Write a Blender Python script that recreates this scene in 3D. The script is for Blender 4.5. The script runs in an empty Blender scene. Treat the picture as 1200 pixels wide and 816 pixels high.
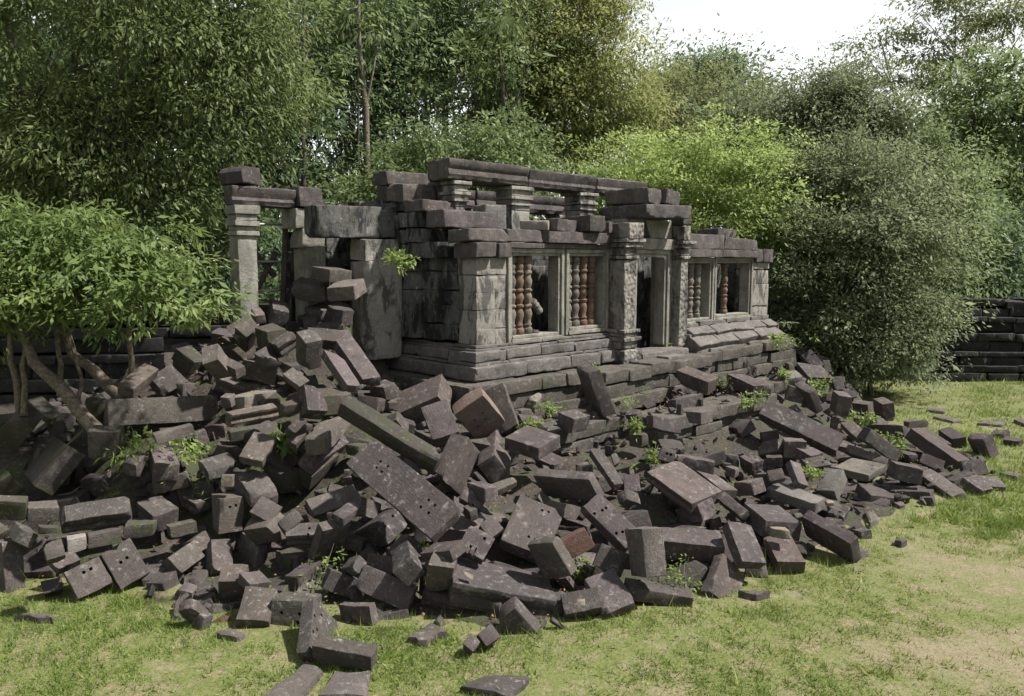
import bpy, bmesh, math, random, json
import numpy as np
from mathutils import Vector, Matrix, Quaternion, noise

# ---------------------------------------------------------------- camera, world, sun
scene = bpy.context.scene
COL = scene.collection
cam_data = bpy.data.cameras.new("camera")
cam = bpy.data.objects.new("camera", cam_data); COL.objects.link(cam)
cam_data.sensor_fit = 'HORIZONTAL'; cam_data.sensor_width = 36.0; cam_data.lens = 27.0
cam_data.clip_start = 0.1; cam_data.clip_end = 2000
PITCH = math.atan(103 / 900.0)
cam.location = (0, 0, 5.0)
cam.rotation_euler = (math.pi / 2 - PITCH, 0, 0)
scene.camera = cam

SUN_AZ, SUN_EL = math.radians(95), math.radians(53)      # azimuth clockwise from +Y
world = bpy.data.worlds.new("World"); scene.world = world; world.use_nodes = True
wn = world.node_tree; wn.nodes.clear()
w_out = wn.nodes.new("ShaderNodeOutputWorld"); w_bg = wn.nodes.new("ShaderNodeBackground")
w_sky = wn.nodes.new("ShaderNodeTexSky"); w_sky.sky_type = 'NISHITA'; w_sky.sun_disc = False
w_sky.sun_elevation = SUN_EL; w_sky.sun_rotation = SUN_AZ
w_tc = wn.nodes.new("ShaderNodeTexCoord")
w_nz = wn.nodes.new("ShaderNodeTexNoise"); w_nz.inputs['Scale'].default_value = 2.5; w_nz.inputs['Detail'].default_value = 6
w_rp = wn.nodes.new("ShaderNodeValToRGB")
w_rp.color_ramp.elements[0].position = 0.25; w_rp.color_ramp.elements[0].color = (7.2, 7.6, 8.1, 1)
w_rp.color_ramp.elements[1].position = 0.7; w_rp.color_ramp.elements[1].color = (9.3, 9.4, 9.5, 1)
w_sep = wn.nodes.new("ShaderNodeSeparateXYZ"); wn.links.new(w_tc.outputs['Generated'], w_sep.inputs[0])
w_el = wn.nodes.new("ShaderNodeMapRange"); w_el.inputs['From Min'].default_value = 0.0; w_el.inputs['From Max'].default_value = 0.62
w_el.inputs['To Min'].default_value = 2.0; w_el.inputs['To Max'].default_value = 0.58; w_el.interpolation_type = 'SMOOTHSTEP'
wn.links.new(w_sep.outputs[2], w_el.inputs['Value'])
w_gr = wn.nodes.new("ShaderNodeVectorMath"); w_gr.operation = 'SCALE'
wn.links.new(w_rp.outputs[0], w_gr.inputs[0]); wn.links.new(w_el.outputs[0], w_gr.inputs['Scale'])
w_mx = wn.nodes.new("ShaderNodeMix"); w_mx.data_type = 'RGBA'; w_mx.inputs[0].default_value = 0.88
wn.links.new(w_tc.outputs['Generated'], w_nz.inputs['Vector'])
wn.links.new(w_nz.outputs['Fac'], w_rp.inputs['Fac'])
wn.links.new(w_sky.outputs[0], w_mx.inputs[6]); wn.links.new(w_gr.outputs[0], w_mx.inputs[7])
wn.links.new(w_mx.outputs[2], w_bg.inputs[0]); w_bg.inputs[1].default_value = 0.05
wn.links.new(w_bg.outputs[0], w_out.inputs[0])

sun_d = bpy.data.lights.new("sun", 'SUN'); sun_d.energy = 4.6; sun_d.angle = math.radians(2.0); sun_d.color = (1.0, 0.95, 0.87)
sun = bpy.data.objects.new("sun", sun_d); COL.objects.link(sun)
sdir = Vector((math.sin(SUN_AZ) * math.cos(SUN_EL), math.cos(SUN_AZ) * math.cos(SUN_EL), math.sin(SUN_EL)))
sun.rotation_euler = sdir.to_track_quat('Z', 'Y').to_euler()
sun.location = sdir * 60

scene.view_settings.view_transform = 'Standard'
scene.view_settings.look = 'None'
scene.view_settings.exposure = 1.0
scene.view_settings.gamma = 1.0
scene.view_settings.use_curve_mapping = False
scene.render.engine = 'CYCLES'
scene.cycles.max_bounces = 6; scene.cycles.diffuse_bounces = 4; scene.cycles.glossy_bounces = 1
scene.cycles.transmission_bounces = 2; scene.cycles.transparent_max_bounces = 4
scene.cycles.use_denoising = True

# ---------------------------------------------------------------- helpers
def tag(o, label=None, cat=None, group=None, kind=None):
    if label: o['label'] = label
    if cat: o['category'] = cat
    if group: o['group'] = group
    if kind: o['kind'] = kind
    return o

def empty(name, loc=(0, 0, 0), rz=0.0):
    o = bpy.data.objects.new(name, None); COL.objects.link(o)
    o.location = loc; o.rotation_euler = (0, 0, rz); o.empty_display_size = 0.3
    return o

def link(name, me, mat, parent=None, loc=None, rot=None):
    o = bpy.data.objects.new(name, me); COL.objects.link(o)
    if mat is not None:
        me.materials.clear()
        for m in (mat if isinstance(mat, (list, tuple)) else [mat]): me.materials.append(m)
    if parent is not None: o.parent = parent
    if loc is not None: o.location = loc
    if rot is not None: o.rotation_euler = rot
    return o

def np_mesh(name, verts, faces_n, idx, smooth=False, attr=None):
    """verts (N,3); faces all with faces_n corners; idx flat"""
    me = bpy.data.meshes.new(name)
    nv = len(verts); nf = len(idx) // faces_n
    me.vertices.add(nv); me.vertices.foreach_set('co', np.asarray(verts, dtype=np.float32).ravel())
    me.loops.add(len(idx)); me.loops.foreach_set('vertex_index', np.asarray(idx, dtype=np.int32))
    me.polygons.add(nf)
    me.polygons.foreach_set('loop_start', np.arange(0, nf * faces_n, faces_n, dtype=np.int32))
    me.polygons.foreach_set('loop_total', np.full(nf, faces_n, dtype=np.int32))
    if smooth: me.polygons.foreach_set('use_smooth', np.ones(nf, dtype=bool))
    if attr is not None:
        a = me.attributes.new('v', 'FLOAT', 'POINT'); a.data.foreach_set('value', np.asarray(attr, dtype=np.float32))
    me.update(calc_edges=True); me.validate()
    return me

class MB:
    """collects solid pieces into one mesh"""
    def __init__(s): s.v = []; s.f = []
    def add(s, v, f):
        b = len(s.v); s.v.extend([tuple(p) for p in v]); s.f.extend([tuple(i + b for i in q) for q in f])
    def build(s, name, mat, parent=None, bevel=0.0, **k):
        me = bpy.data.meshes.new(name); me.from_pydata(s.v, [], s.f); me.update()
        return link(name, me, mat, parent, **k)

def grid_coords(h, r, cell):
    n = max(2, int(round((2 * h - 2 * r) / cell)) + 1)
    inner = np.linspace(-h + r, h - r, n)
    return np.concatenate([[-h, -h + r * .35], inner, [h - r * .35, h]])

def hash3(a): return (a * 2654435761 % 4294967296) / 4294967296.0

def vnoise(P, seed):
    """cheap smooth vector-free noise, P (N,3)"""
    rs = np.random.RandomState(seed % 100000)
    out = np.zeros(len(P))
    for k, amp in ((1.0, .5), (2.1, .3), (4.3, .2)):
        d = rs.normal(size=(3, 3)) * k * 3.0; ph = rs.uniform(0, 6.28, 3)
        out += amp * np.sin(P @ d[0] + ph[0] + 1.7 * np.sin(P @ d[1] + ph[1])) * np.cos(P @ d[2] * .8 + ph[2])
    return out

def block_geo(dims, seed, r=.022, cell=.09, rough=1.0, chips=3, mould=None):
    """weathered stone block: rounded box, worn edges, broken corners. returns verts, quads"""
    rs = np.random.RandomState(seed % 1000003)
    h = np.array(dims) / 2.0; r = min(r, h.min() * .35)
    g = [grid_coords(h[i], r, cell) for i in range(3)]
    verts = {}; V = []; Fq = []
    n = [len(x) for x in g]
    def vid(i, j, k):
        key = (i, j, k)
        if key not in verts:
            verts[key] = len(V); V.append((g[0][i], g[1][j], g[2][k]))
        return verts[key]
    for ax in range(3):
        a, b = (ax + 1) % 3, (ax + 2) % 3
        for side in (0, n[ax] - 1):
            for i in range(n[a] - 1):
                for j in range(n[b] - 1):
                    q = []
                    for (di, dj) in ((0, 0), (1, 0), (1, 1), (0, 1)):
                        t = [0, 0, 0]; t[ax] = side; t[a] = i + di; t[b] = j + dj
                        q.append(vid(*t))
                    Fq.append(q if side else q[::-1])
    P = np.array(V, dtype=float)
    off = rs.uniform(-50, 50, 3)
    # rounded edges with uneven wear
    wear = np.clip(.55 + 2.0 * vnoise(P * 1.3 + off, seed + 1), .2, 3.0)
    rr = np.minimum(r * wear * (1 + .3 * rough), h.min() * .45)[:, None]
    Q = np.clip(P, -(h - rr), h - rr)
    D = P - Q; L = np.linalg.norm(D, axis=1, keepdims=True); L[L < 1e-9] = 1
    near = (np.abs(P) > h - rr).sum(1) >= 2
    P = np.where(near[:, None], Q + D / L * rr, P)
    # moulded face: horizontal steps along one side
    if mould is not None:
        k, j, sgn = mould[0], mould[1], mould[2]
        t = (P[:, j] / (2 * h[j]) + .5); t = t if sgn > 0 else 1 - t
        prof = np.interp(t, [0, .14, .17, .34, .40, .55, .60, .74, .78, 1.0], [1.0, 1.0, .55, .55, .95, .95, .35, .35, .0, .0])
        d = min(.075, h[k] * .4)
        mvx = P[:, k] < -h[k] * .2
        P[mvx, k] += d * prof[mvx]
    # taper / skew
    q = P / h; hm = min(h.min(), .2)
    P = P + q[:, [1, 2, 0]] * q[:, [2, 0, 1]] * rs.normal(0, .03 * rough, 3) * hm + q[:, [1, 2, 0]] * rs.normal(0, .034 * rough, 3) * hm + q[:, [2, 0, 1]] * rs.normal(0, .034 * rough, 3) * hm
    dmg = rs.rand() ** 2 if rough >= 1.0 else 0.0
    # broken corners and edges
    for c in range(rs.randint(1, chips + 2)):
        sgn = np.sign(rs.normal(size=3)); nrm = sgn * rs.uniform(.15, 1, 3)
        if rs.rand() < .5: nrm[rs.randint(3)] *= .12
        nrm /= np.linalg.norm(nrm)
        corner = (sgn * h) @ nrm
        dcut = corner - rs.uniform(.02, .11 + .22 * dmg) * (1 + .5 * rough) * (h.min() + .12)
        s = P @ nrm + .02 * vnoise(P * 2.2 + off, seed + 7 + c)
        ex = s - dcut; m = ex > 0
        P[m] -= nrm * (ex[m] * .96)[:, None]
    P = P + .007 * rough * np.stack([vnoise(P * 1.6 + off, seed + 3), vnoise(P * 1.6 + off, seed + 4), vnoise(P * 1.6 + off, seed + 5)], 1)
    return P, Fq

def block_mesh(name, dims, seed, **k):
    P, Fq = block_geo(dims, seed, **k)
    me = np_mesh(name, P, 4, np.array(Fq).ravel(), smooth=False)
    shade(me)
    return me

def shade(me, ang=24):
    me.polygons.foreach_set('use_smooth', np.ones(len(me.polygons), dtype=bool))
    try: me.set_sharp_from_angle(angle=math.radians(ang))
    except Exception: pass

class Stones:
    """masonry part: many dressed stones gathered in one mesh"""
    def __init__(s): s.P = []; s.F = []; s.n = 0
    def stone(s, lo, hi, seed, r=.012, cell=.14, rough=.7, chips=1, gap=.004, rot=None, mould=None, jit=0.0):
        lo = np.array(lo, float); hi = np.array(hi, float)
        d = hi - lo - 2 * gap
        P, Fq = block_geo(d, seed, r=r, cell=cell, rough=rough, chips=chips, mould=mould)
        P[:, 2] = P[:, 2]
        if rot is not None: P = P @ np.array(Matrix.Rotation(rot[0], 3, 'X') @ Matrix.Rotation(rot[1], 3, 'Y') @ Matrix.Rotation(rot[2], 3, 'Z')).T
        rs = np.random.RandomState(seed % 99991)
        P = P + (lo + hi) / 2 + rs.normal(0, jit, 3)
        s.add(P, Fq)
    def add(s, P, Fq):
        s.P.append(np.asarray(P)); s.F.append(np.array(Fq) + s.n); s.n += len(P)
    def course(s, u0, u1, y0, y1, z0, z1, seed, lmin=.5, lmax=1.1, **k):
        rs = np.random.RandomState(seed); u = u0
        while u < u1 - .02:
            w = rs.uniform(lmin, lmax); e = u + w
            if u1 - e < lmin * .7: e = u1
            s.stone((u, y0 + rs.normal(0, k.get('jit', 0)), z0), (min(e, u1), y1, z1), seed * 131 + int(u * 100) + 7, **k)
            u = e
    def course_y(s, y0, y1, u0, u1, z0, z1, seed, lmin=.4, lmax=.8, **k):
        rs = np.random.RandomState(seed); y = y0
        while y < y1 - .02:
            w = rs.uniform(lmin, lmax); e = y + w
            if y1 - e < lmin * .7: e = y1
            s.stone((u0, y, z0), (u1, min(e, y1), z1), seed * 137 + int(y * 100) + 3, **k)
            y = e
    def build(s, name, mat, parent=None, **k):
        P = np.concatenate(s.P); Fq = np.concatenate(s.F)
        me = np_mesh(name, P, 4, Fq.ravel()); shade(me)
        return link(name, me, mat, parent, **k)

def tube_geo(pts, radii, sides=8, wob=0.0, seed=0):
    rs = np.random.RandomState(seed)
    pts = [np.array(p, float) for p in pts]; V = []; Fq = []
    for i, p in enumerate(pts):
        a = pts[max(0, i - 1)]; b = pts[min(len(pts) - 1, i + 1)]
        t = (b - a) / (np.linalg.norm(b - a) + 1e-9)
        x = np.cross(t, (0.3, 0.9, 0.1)); x /= np.linalg.norm(x) + 1e-9; y = np.cross(t, x)
        for k in range(sides):
            an = 2 * math.pi * k / sides; rr = radii[i] * (1 + rs.normal(0, wob))
            V.append(p + (x * math.cos(an) + y * math.sin(an)) * rr)
    for i in range(len(pts) - 1):
        for k in range(sides):
            Fq.append((i * sides + k, i * sides + (k + 1) % sides, (i + 1) * sides + (k + 1) % sides, (i + 1) * sides + k))
    return V, Fq

def lathe_geo(profile, sides=14):
    V = []; Fq = []
    for (z, r) in profile:
        for k in range(sides):
            a = 2 * math.pi * k / sides; V.append((r * math.cos(a), r * math.sin(a), z))
    for i in range(len(profile) - 1):
        for k in range(sides):
            Fq.append((i * sides + k, i * sides + (k + 1) % sides, (i + 1) * sides + (k + 1) % sides, (i + 1) * sides + k))
    return V, Fq

# ---------------------------------------------------------------- materials
def new_mat(name):
    m = bpy.data.materials.new(name); m.use_nodes = True
    nt = m.node_tree; nt.nodes.clear()
    out = nt.nodes.new("ShaderNodeOutputMaterial"); return m, nt, out

def N(nt, t, **k):
    n = nt.nodes.new(t)
    for a, b in k.items():
        if a.startswith('i_'):
            key = a[2:]; n.inputs[int(key) if key.isdigit() else key].default_value = b
        else: setattr(n, a, b)
    return n

def noise_node(nt, vec, scale, detail=5, rough=.6, dist=0.0):
    n = N(nt, "ShaderNodeTexNoise"); n.inputs['Scale'].default_value = scale; n.inputs['Detail'].default_value = detail
    n.inputs['Roughness'].default_value = rough; n.inputs['Distortion'].default_value = dist
    nt.links.new(vec, n.inputs['Vector']); return n.outputs['Fac']

def ramp(nt, fac, stops):
    r = N(nt, "ShaderNodeValToRGB"); e = r.color_ramp.elements
    while len(e) > 1: e.remove(e[-1])
    e[0].position = stops[0][0]; e[0].color = (*stops[0][1], 1) if len(stops[0][1]) == 3 else stops[0][1]
    for p, c in stops[1:]:
        q = e.new(p); q.color = (*c, 1) if len(c) == 3 else c
    nt.links.new(fac, r.inputs['Fac']); return r.outputs['Color']

def step(nt, fac, a, b):
    m = N(nt, "ShaderNodeMapRange"); m.interpolation_type = 'SMOOTHSTEP'
    m.inputs['From Min'].default_value = a; m.inputs['From Max'].default_value = b
    nt.links.new(fac, m.inputs['Value']); return m.outputs['Result']

def mixc(nt, fac, a, b):
    m = N(nt, "ShaderNodeMix", data_type='RGBA')
    for sock, v in ((m.inputs[0], fac), (m.inputs[6], a), (m.inputs[7], b)):
        if isinstance(v, (int, float)): sock.default_value = v
        elif isinstance(v, tuple): sock.default_value = (*v, 1) if len(v) == 3 else v
        else: nt.links.new(v, sock)
    return m.outputs[2]

def mul(nt, a, b, op='MULTIPLY'):
    m = N(nt, "ShaderNodeMath", operation=op)
    for s, v in ((m.inputs[0], a), (m.inputs[1], b)):
        if isinstance(v, (int, float)): s.default_value = v
        else: nt.links.new(v, s)
    return m.outputs[0]

def stone_mat(name, base, lich=.25, moss=.1, pale=.25, dark=.4, red=0.0, bump=.75, streak=0.0, var=.35, carve=0.0):
    m, nt, out = new_mat(name)
    tc = N(nt, "ShaderNodeTexCoord"); oi = N(nt, "ShaderNodeObjectInfo")
    vm = N(nt, "ShaderNodeVectorMath", operation='MULTIPLY_ADD')
    cmb = N(nt, "ShaderNodeCombineXYZ")
    for i in range(3): nt.links.new(mul(nt, oi.outputs['Random'], 37.0 + 11 * i), cmb.inputs[i])
    vm.inputs[1].default_value = (1, 1, 1)
    nt.links.new(tc.outputs['Object'], vm.inputs[0]); nt.links.new(cmb.outputs[0], vm.inputs[2])
    vec = vm.outputs[0]
    b = np.array(base)
    n1 = noise_node(nt, vec, 1.7, 6, .62)
    n2 = noise_node(nt, vec, 7.5, 6, .65)
    n3 = noise_node(nt, vec, 34, 4, .7)
    col = ramp(nt, n1, [(.25, tuple(b * (1 - dark))), (.5, tuple(b)), (.72, tuple(b * (1.32) + .004))])
    # brightness per object
    hsv = N(nt, "ShaderNodeHueSaturation")
    nt.links.new(col, hsv.inputs['Color'])
    mr = N(nt, "ShaderNodeMapRange"); mr.inputs['To Min'].default_value = 1 - var; mr.inputs['To Max'].default_value = 1 + var
    nt.links.new(oi.outputs['Random'], mr.inputs['Value']); nt.links.new(mr.outputs[0], hsv.inputs['Value'])
    col = hsv.outputs[0]
    if var > 0:
        fr = mul(nt, mul(nt, oi.outputs['Random'], 7.31), 1.0, 'MODULO')
        tint = ramp(nt, fr, [(0, (1.04, .95, .99)), (.3, (1.0, .98, 1.0)), (.5, (1.16, 1.05, .93)), (.68, (.90, .95, .88)), (.82, (1.22, 1.18, 1.12)), (1, (.68, .68, .70))])
        mt_ = N(nt, "ShaderNodeMix", data_type='RGBA', blend_type='MULTIPLY'); mt_.inputs[0].default_value = 1
        nt.links.new(col, mt_.inputs[6]); nt.links.new(tint, mt_.inputs[7]); col = mt_.outputs[2]
        big0 = noise_node(nt, vec, .9, 4, .55)          # algae crust covering part of a stone
        col = mixc(nt, mul(nt, step(nt, big0, .53, .66), .55), col, (.040, .038, .036))
    n7 = noise_node(nt, vec, 130, 3, .75)
    col = mixc(nt, mul(nt, step(nt, n3, .42, .66), .45), col, tuple(b * .5))
    col = mixc(nt, mul(nt, step(nt, n7, .50, .68), .5), col, tuple(b * 1.75 + .02))
    col = mixc(nt, mul(nt, step(nt, n7, .47, .33), .5), col, tuple(b * .38))
    mg = N(nt, "ShaderNodeMapping"); mg.inputs['Scale'].default_value = (3, 26, 9); nt.links.new(vec, mg.inputs['Vector'])
    ng = noise_node(nt, mg.outputs[0], 2.2, 4, .65)
    col = mixc(nt, mul(nt, step(nt, ng, .46, .70), .32), col, tuple(b * 1.5 + .015))
    n8 = noise_node(nt, vec, 4.2, 7, .7, .6)
    col = mixc(nt, mul(nt, step(nt, n8, .55, .68), .55), col, tuple(b * .42))
    # dusty pale patches
    col = mixc(nt, mul(nt, step(nt, n2, .52, .72), pale), col, (.26, .245, .235))
    if streak > 0:      # vertical run-off streaks (dark algae and pale lime)
        mp = N(nt, "ShaderNodeMapping"); mp.inputs['Scale'].default_value = (1.7, 1.7, .62); nt.links.new(vec, mp.inputs['Vector'])
        s1 = noise_node(nt, mp.outputs[0], 1.5, 7, .68, .5); s2 = noise_node(nt, mp.outputs[0], 2.6, 7, .7, .4)
        col = mixc(nt, mul(nt, step(nt, s1, .47, .57), streak), col, (.022, .023, .024))
        col = mixc(nt, mul(nt, step(nt, s2, .58, .68), streak * .7), col, (.30, .31, .285))
    if moss > 0:
        n4 = noise_node(nt, vec, 2.6, 7, .65, .3)
        col = mixc(nt, mul(nt, step(nt, n4, .62 - .25 * moss, .74 - .2 * moss), min(1, .35 + moss * .6)), col, (.045, .055, .022))
    if red > 0:
        n5 = noise_node(nt, vec, 2.1, 5, .6)
        col = mixc(nt, mul(nt, step(nt, n5, .38, .62), red), col, (.21, .10, .06))
    if lich > 0:        # crusty lichen rosettes
        vo = N(nt, "ShaderNodeTexVoronoi"); vo.inputs['Scale'].default_value = 9
        wv = noise_node(nt, vec, 11, 3, .6)
        ad = N(nt, "ShaderNodeVectorMath", operation='ADD'); cb2 = N(nt, "ShaderNodeCombineXYZ")
        nt.links.new(mul(nt, wv, .25), cb2.inputs[0]); nt.links.new(mul(nt, wv, .22), cb2.inputs[1])
        nt.links.new(vec, ad.inputs[0]); nt.links.new(cb2.outputs[0], ad.inputs[1]); nt.links.new(ad.outputs[0], vo.inputs['Vector'])
        big = noise_node(nt, vec, 3.1, 4, .6)
        spot = mul(nt, mul(nt, step(nt, vo.outputs['Distance'], .36, .12), step(nt, n3, .40, .58)), step(nt, big, .62 - .22 * lich, .70 - .2 * lich))
        col = mixc(nt, mul(nt, spot, min(.9, .3 + lich * .5)), col, (.34, .345, .31))
    bs = N(nt, "ShaderNodeBsdfPrincipled"); nt.links.new(col, bs.inputs['Base Color'])
    bs.inputs['Roughness'].default_value = .88
    if 'Specular IOR Level' in bs.inputs: bs.inputs['Specular IOR Level'].default_value = .25
    hgt = mul(nt, mul(nt, n2, .6), mul(nt, n3, .55), 'ADD')
    n6 = noise_node(nt, vec, 95, 3, .7)
    hgt = mul(nt, hgt, mul(nt, n6, .25), 'ADD'); hgt = mul(nt, hgt, mul(nt, ng, .35), 'ADD')
    if carve > 0:           # shallow worn relief
        vc = N(nt, "ShaderNodeTexVoronoi"); vc.feature = 'SMOOTH_F1'; vc.inputs['Scale'].default_value = 8.5; nt.links.new(vec, vc.inputs['Vector'])
        hgt = mul(nt, hgt, mul(nt, vc.outputs['Distance'], carve), 'ADD')
    bp = N(nt, "ShaderNodeBump"); bp.inputs['Strength'].default_value = bump; bp.inputs['Distance'].default_value = .035
    nt.links.new(hgt, bp.inputs['Height']); nt.links.new(bp.outputs[0], bs.inputs['Normal'])
    nt.links.new(bs.outputs[0], out.inputs[0])
    return m

SAND = (.078, .066, .067)
MAT = {
 'stone': stone_mat('sandstone', SAND, .48, .05, .5, .42),
 'lich': stone_mat('sandstone_lichen', (.084, .074, .070), .6, .12, .42, .42),
 'moss': stone_mat('sandstone_moss_shaded', (.062, .056, .050), .4, .6, .2, .55),  # mossy stone, base also darkened in place of tree shade at left
 'moss2': stone_mat('sandstone_moss_fringe', SAND, .15, .22, .25, .35),
 'pale': stone_mat('sandstone_pale', (.165, .155, .145), .7, .12, .55, .4),
 'pale2': stone_mat('sandstone_grey_green', (.125, .12, .112), .3, .06, .4, .3),
 'red': stone_mat('sandstone_red', (.105, .062, .05), .1, .02, .2, .35),
 'redl': stone_mat('sandstone_orange_stain', (.13, .115, .105), .6, .1, .5, .4, red=.32),
 'dark': stone_mat('sandstone_dark', (.062, .052, .055), .12, .05, .15, .4),
 'under': stone_mat('rubble_stone', (.062, .053, .052), .35, .25, .2, .45, var=0),
 'wall': stone_mat('temple_wall_stone', (.25, .235, .215), .35, .10, .5, .5, streak=.75, var=0),
 'carved_wall': stone_mat('carved_pilaster_stone', (.21, .198, .18), .5, .08, .5, .55, streak=.7, var=0, carve=2.6, bump=.9),
 'carved': stone_mat('carved_block_stone', SAND, .4, .04, .4, .4, carve=2.6, bump=.9),
 'wall_shaded': stone_mat('temple_wall_stone_shaded', (.095, .095, .09), .4, .22, .35, .55, streak=1.0, var=0),  # temple wall stone darkened, painting in shade of end wall and interior
 'frame': stone_mat('window_frame_stone', (.23, .222, .195), .4, .08, .5, .45, streak=.3, var=0),
 'cornice': stone_mat('cornice_stone', (.084, .075, .074), .4, .08, .35, .5, streak=.35, var=.15),
 'plinth': stone_mat('plinth_stone', (.125, .115, .110), .7, .22, .45, .6, var=0),
 'terrace': stone_mat('terrace_stone', (.078, .070, .062), .5, .3, .4, .5, var=0),
 'balus': stone_mat('baluster_stone', (.125, .115, .10), .4, .12, .5, .55, red=.08, var=.2),
 'balus_red': stone_mat('baluster_red_stone', (.13, .10, .08), .35, .1, .35, .5, red=.4, var=.15),
 'bound': stone_mat('boundary_wall_stone_shaded', (.024, .022, .022), .15, .2, .06, .6, streak=.8, var=0),  # near-black base carries the shade these walls stand in
}

def simple_mat(name, col, rough=.8, metal=0.0, var=.3, scale=6):
    m, nt, out = new_mat(name); tc = N(nt, "ShaderNodeTexCoord")
    f = noise_node(nt, tc.outputs['Object'], scale, 5, .6)
    c = np.array(col); colr = ramp(nt, f, [(.3, tuple(c * (1 - var))), (.7, tuple(c * (1 + var)))])
    bs = N(nt, "ShaderNodeBsdfPrincipled"); bs.inputs['Roughness'].default_value = rough; bs.inputs['Metallic'].default_value = metal
    nt.links.new(colr, bs.inputs['Base Color'])
    bp = N(nt, "ShaderNodeBump"); bp.inputs['Strength'].default_value = .5; bp.inputs['Distance'].default_value = .02
    nt.links.new(f, bp.inputs['Height']); nt.links.new(bp.outputs[0], bs.inputs['Normal'])
    nt.links.new(bs.outputs[0], out.inputs[0]); return m

MAT['bark'] = simple_mat('bark', (.125, .102, .08), .9, 0, .65, 16)
MAT['bark_dark'] = simple_mat('bark_dark', (.055, .045, .036), .9, 0, .45, 5)
MAT['bark_pale'] = simple_mat('bark_pale', (.20, .175, .15), .9, 0, .4, 4)
MAT['iron'] = simple_mat('scaffold_wood', (.05, .04, .035), .8, 0, .4, 8)
MAT['steel'] = simple_mat('scaffold_steel', (.30, .30, .30), .5, .5, .2, 12)
MAT['litter'] = simple_mat('leaf_litter', (.17, .10, .05), .8, 0, .5, 3)
MAT['pebble'] = stone_mat('pebble_stone', (.20, .17, .14), .7, .05, .6, .4)

def leaf_mat(name, cols, trans=.35, rough=.55):
    """cols: list of base colours picked by a per-leaf value"""
    m, nt, out = new_mat(name)
    at = N(nt, "ShaderNodeAttribute", attribute_name='v')
    n = len(cols); c = ramp(nt, at.outputs['Fac'], [(i / (n - 1), cols[i]) for i in range(n)])
    bs = N(nt, "ShaderNodeBsdfPrincipled"); bs.inputs['Roughness'].default_value = rough
    if 'Specular IOR Level' in bs.inputs: bs.inputs['Specular IOR Level'].default_value = .35
    nt.links.new(c, bs.inputs['Base Color'])
    tr = N(nt, "ShaderNodeBsdfTranslucent")
    h = N(nt, "ShaderNodeHueSaturation"); h.inputs['Saturation'].default_value = .95; h.inputs['Value'].default_value = 1.5; h.inputs['Hue'].default_value = .49
    nt.links.new(c, h.inputs['Color']); nt.links.new(h.outputs[0], tr.inputs['Color'])
    mx = N(nt, "ShaderNodeMixShader"); mx.inputs[0].default_value = trans
    nt.links.new(bs.outputs[0], mx.inputs[1]); nt.links.new(tr.outputs[0], mx.inputs[2])
    nt.links.new(mx.outputs[0], out.inputs[0]); return m

LEAF = {
 'bush': leaf_mat('leaf_bush', [(.040, .070, .020), (.085, .135, .036), (.15, .21, .06), (.25, .30, .11)], .4),
 'bigtree': leaf_mat('leaf_big_tree', [(0.039, 0.062, 0.022), (0.081, 0.118, 0.038), (0.140, 0.185, 0.062), (0.246, 0.280, 0.112)], .4),
 'darkgreen': leaf_mat('leaf_dark_green', [(0.035, 0.062, 0.033), (0.069, 0.112, 0.056), (0.112, 0.169, 0.077), (0.175, 0.231, 0.112)], .4),
 'mid': leaf_mat('leaf_mid_green', [(0.054, 0.086, 0.036), (0.108, 0.156, 0.060), (0.174, 0.228, 0.084), (0.264, 0.312, 0.132)], .45),
 'yellow': leaf_mat('leaf_yellow_olive', [(.085, .11, .035), (.155, .19, .058), (.23, .255, .085), (.32, .285, .11)], .45),
 'bright': leaf_mat('leaf_bright_feathery', [(.10, .15, .04), (.18, .255, .07), (.27, .35, .11), (.36, .44, .17)], .5, .7),
 'grey': leaf_mat('leaf_grey_green', [(.056, .078, .038), (.11, .143, .072), (.185, .222, .118), (.32, .352, .21)], .38, .75),
 'canopy': leaf_mat('leaf_high_canopy', [(.075, .10, .045), (.125, .155, .065), (.18, .20, .085), (.24, .225, .095)], .45, .7),
 'fresh': leaf_mat('leaf_fresh_green', [(.055, .085, .035), (.105, .155, .06), (.165, .22, .085), (.24, .29, .12)], .42),
 'wood': leaf_mat('leaf_far_wood', [(0.042, 0.067, 0.036), (0.078, 0.114, 0.055), (0.126, 0.168, 0.079), (0.180, 0.216, 0.108)], .4),
 'weed': leaf_mat('leaf_weed', [(.08, .12, .03), (.13, .19, .045), (.19, .26, .065), (.26, .33, .10)], .4),
 'grass': leaf_mat('grass_blades', [(.085, .145, .026), (.15, .215, .042), (.24, .28, .068), (.36, .33, .15)], .35),
}

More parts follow.
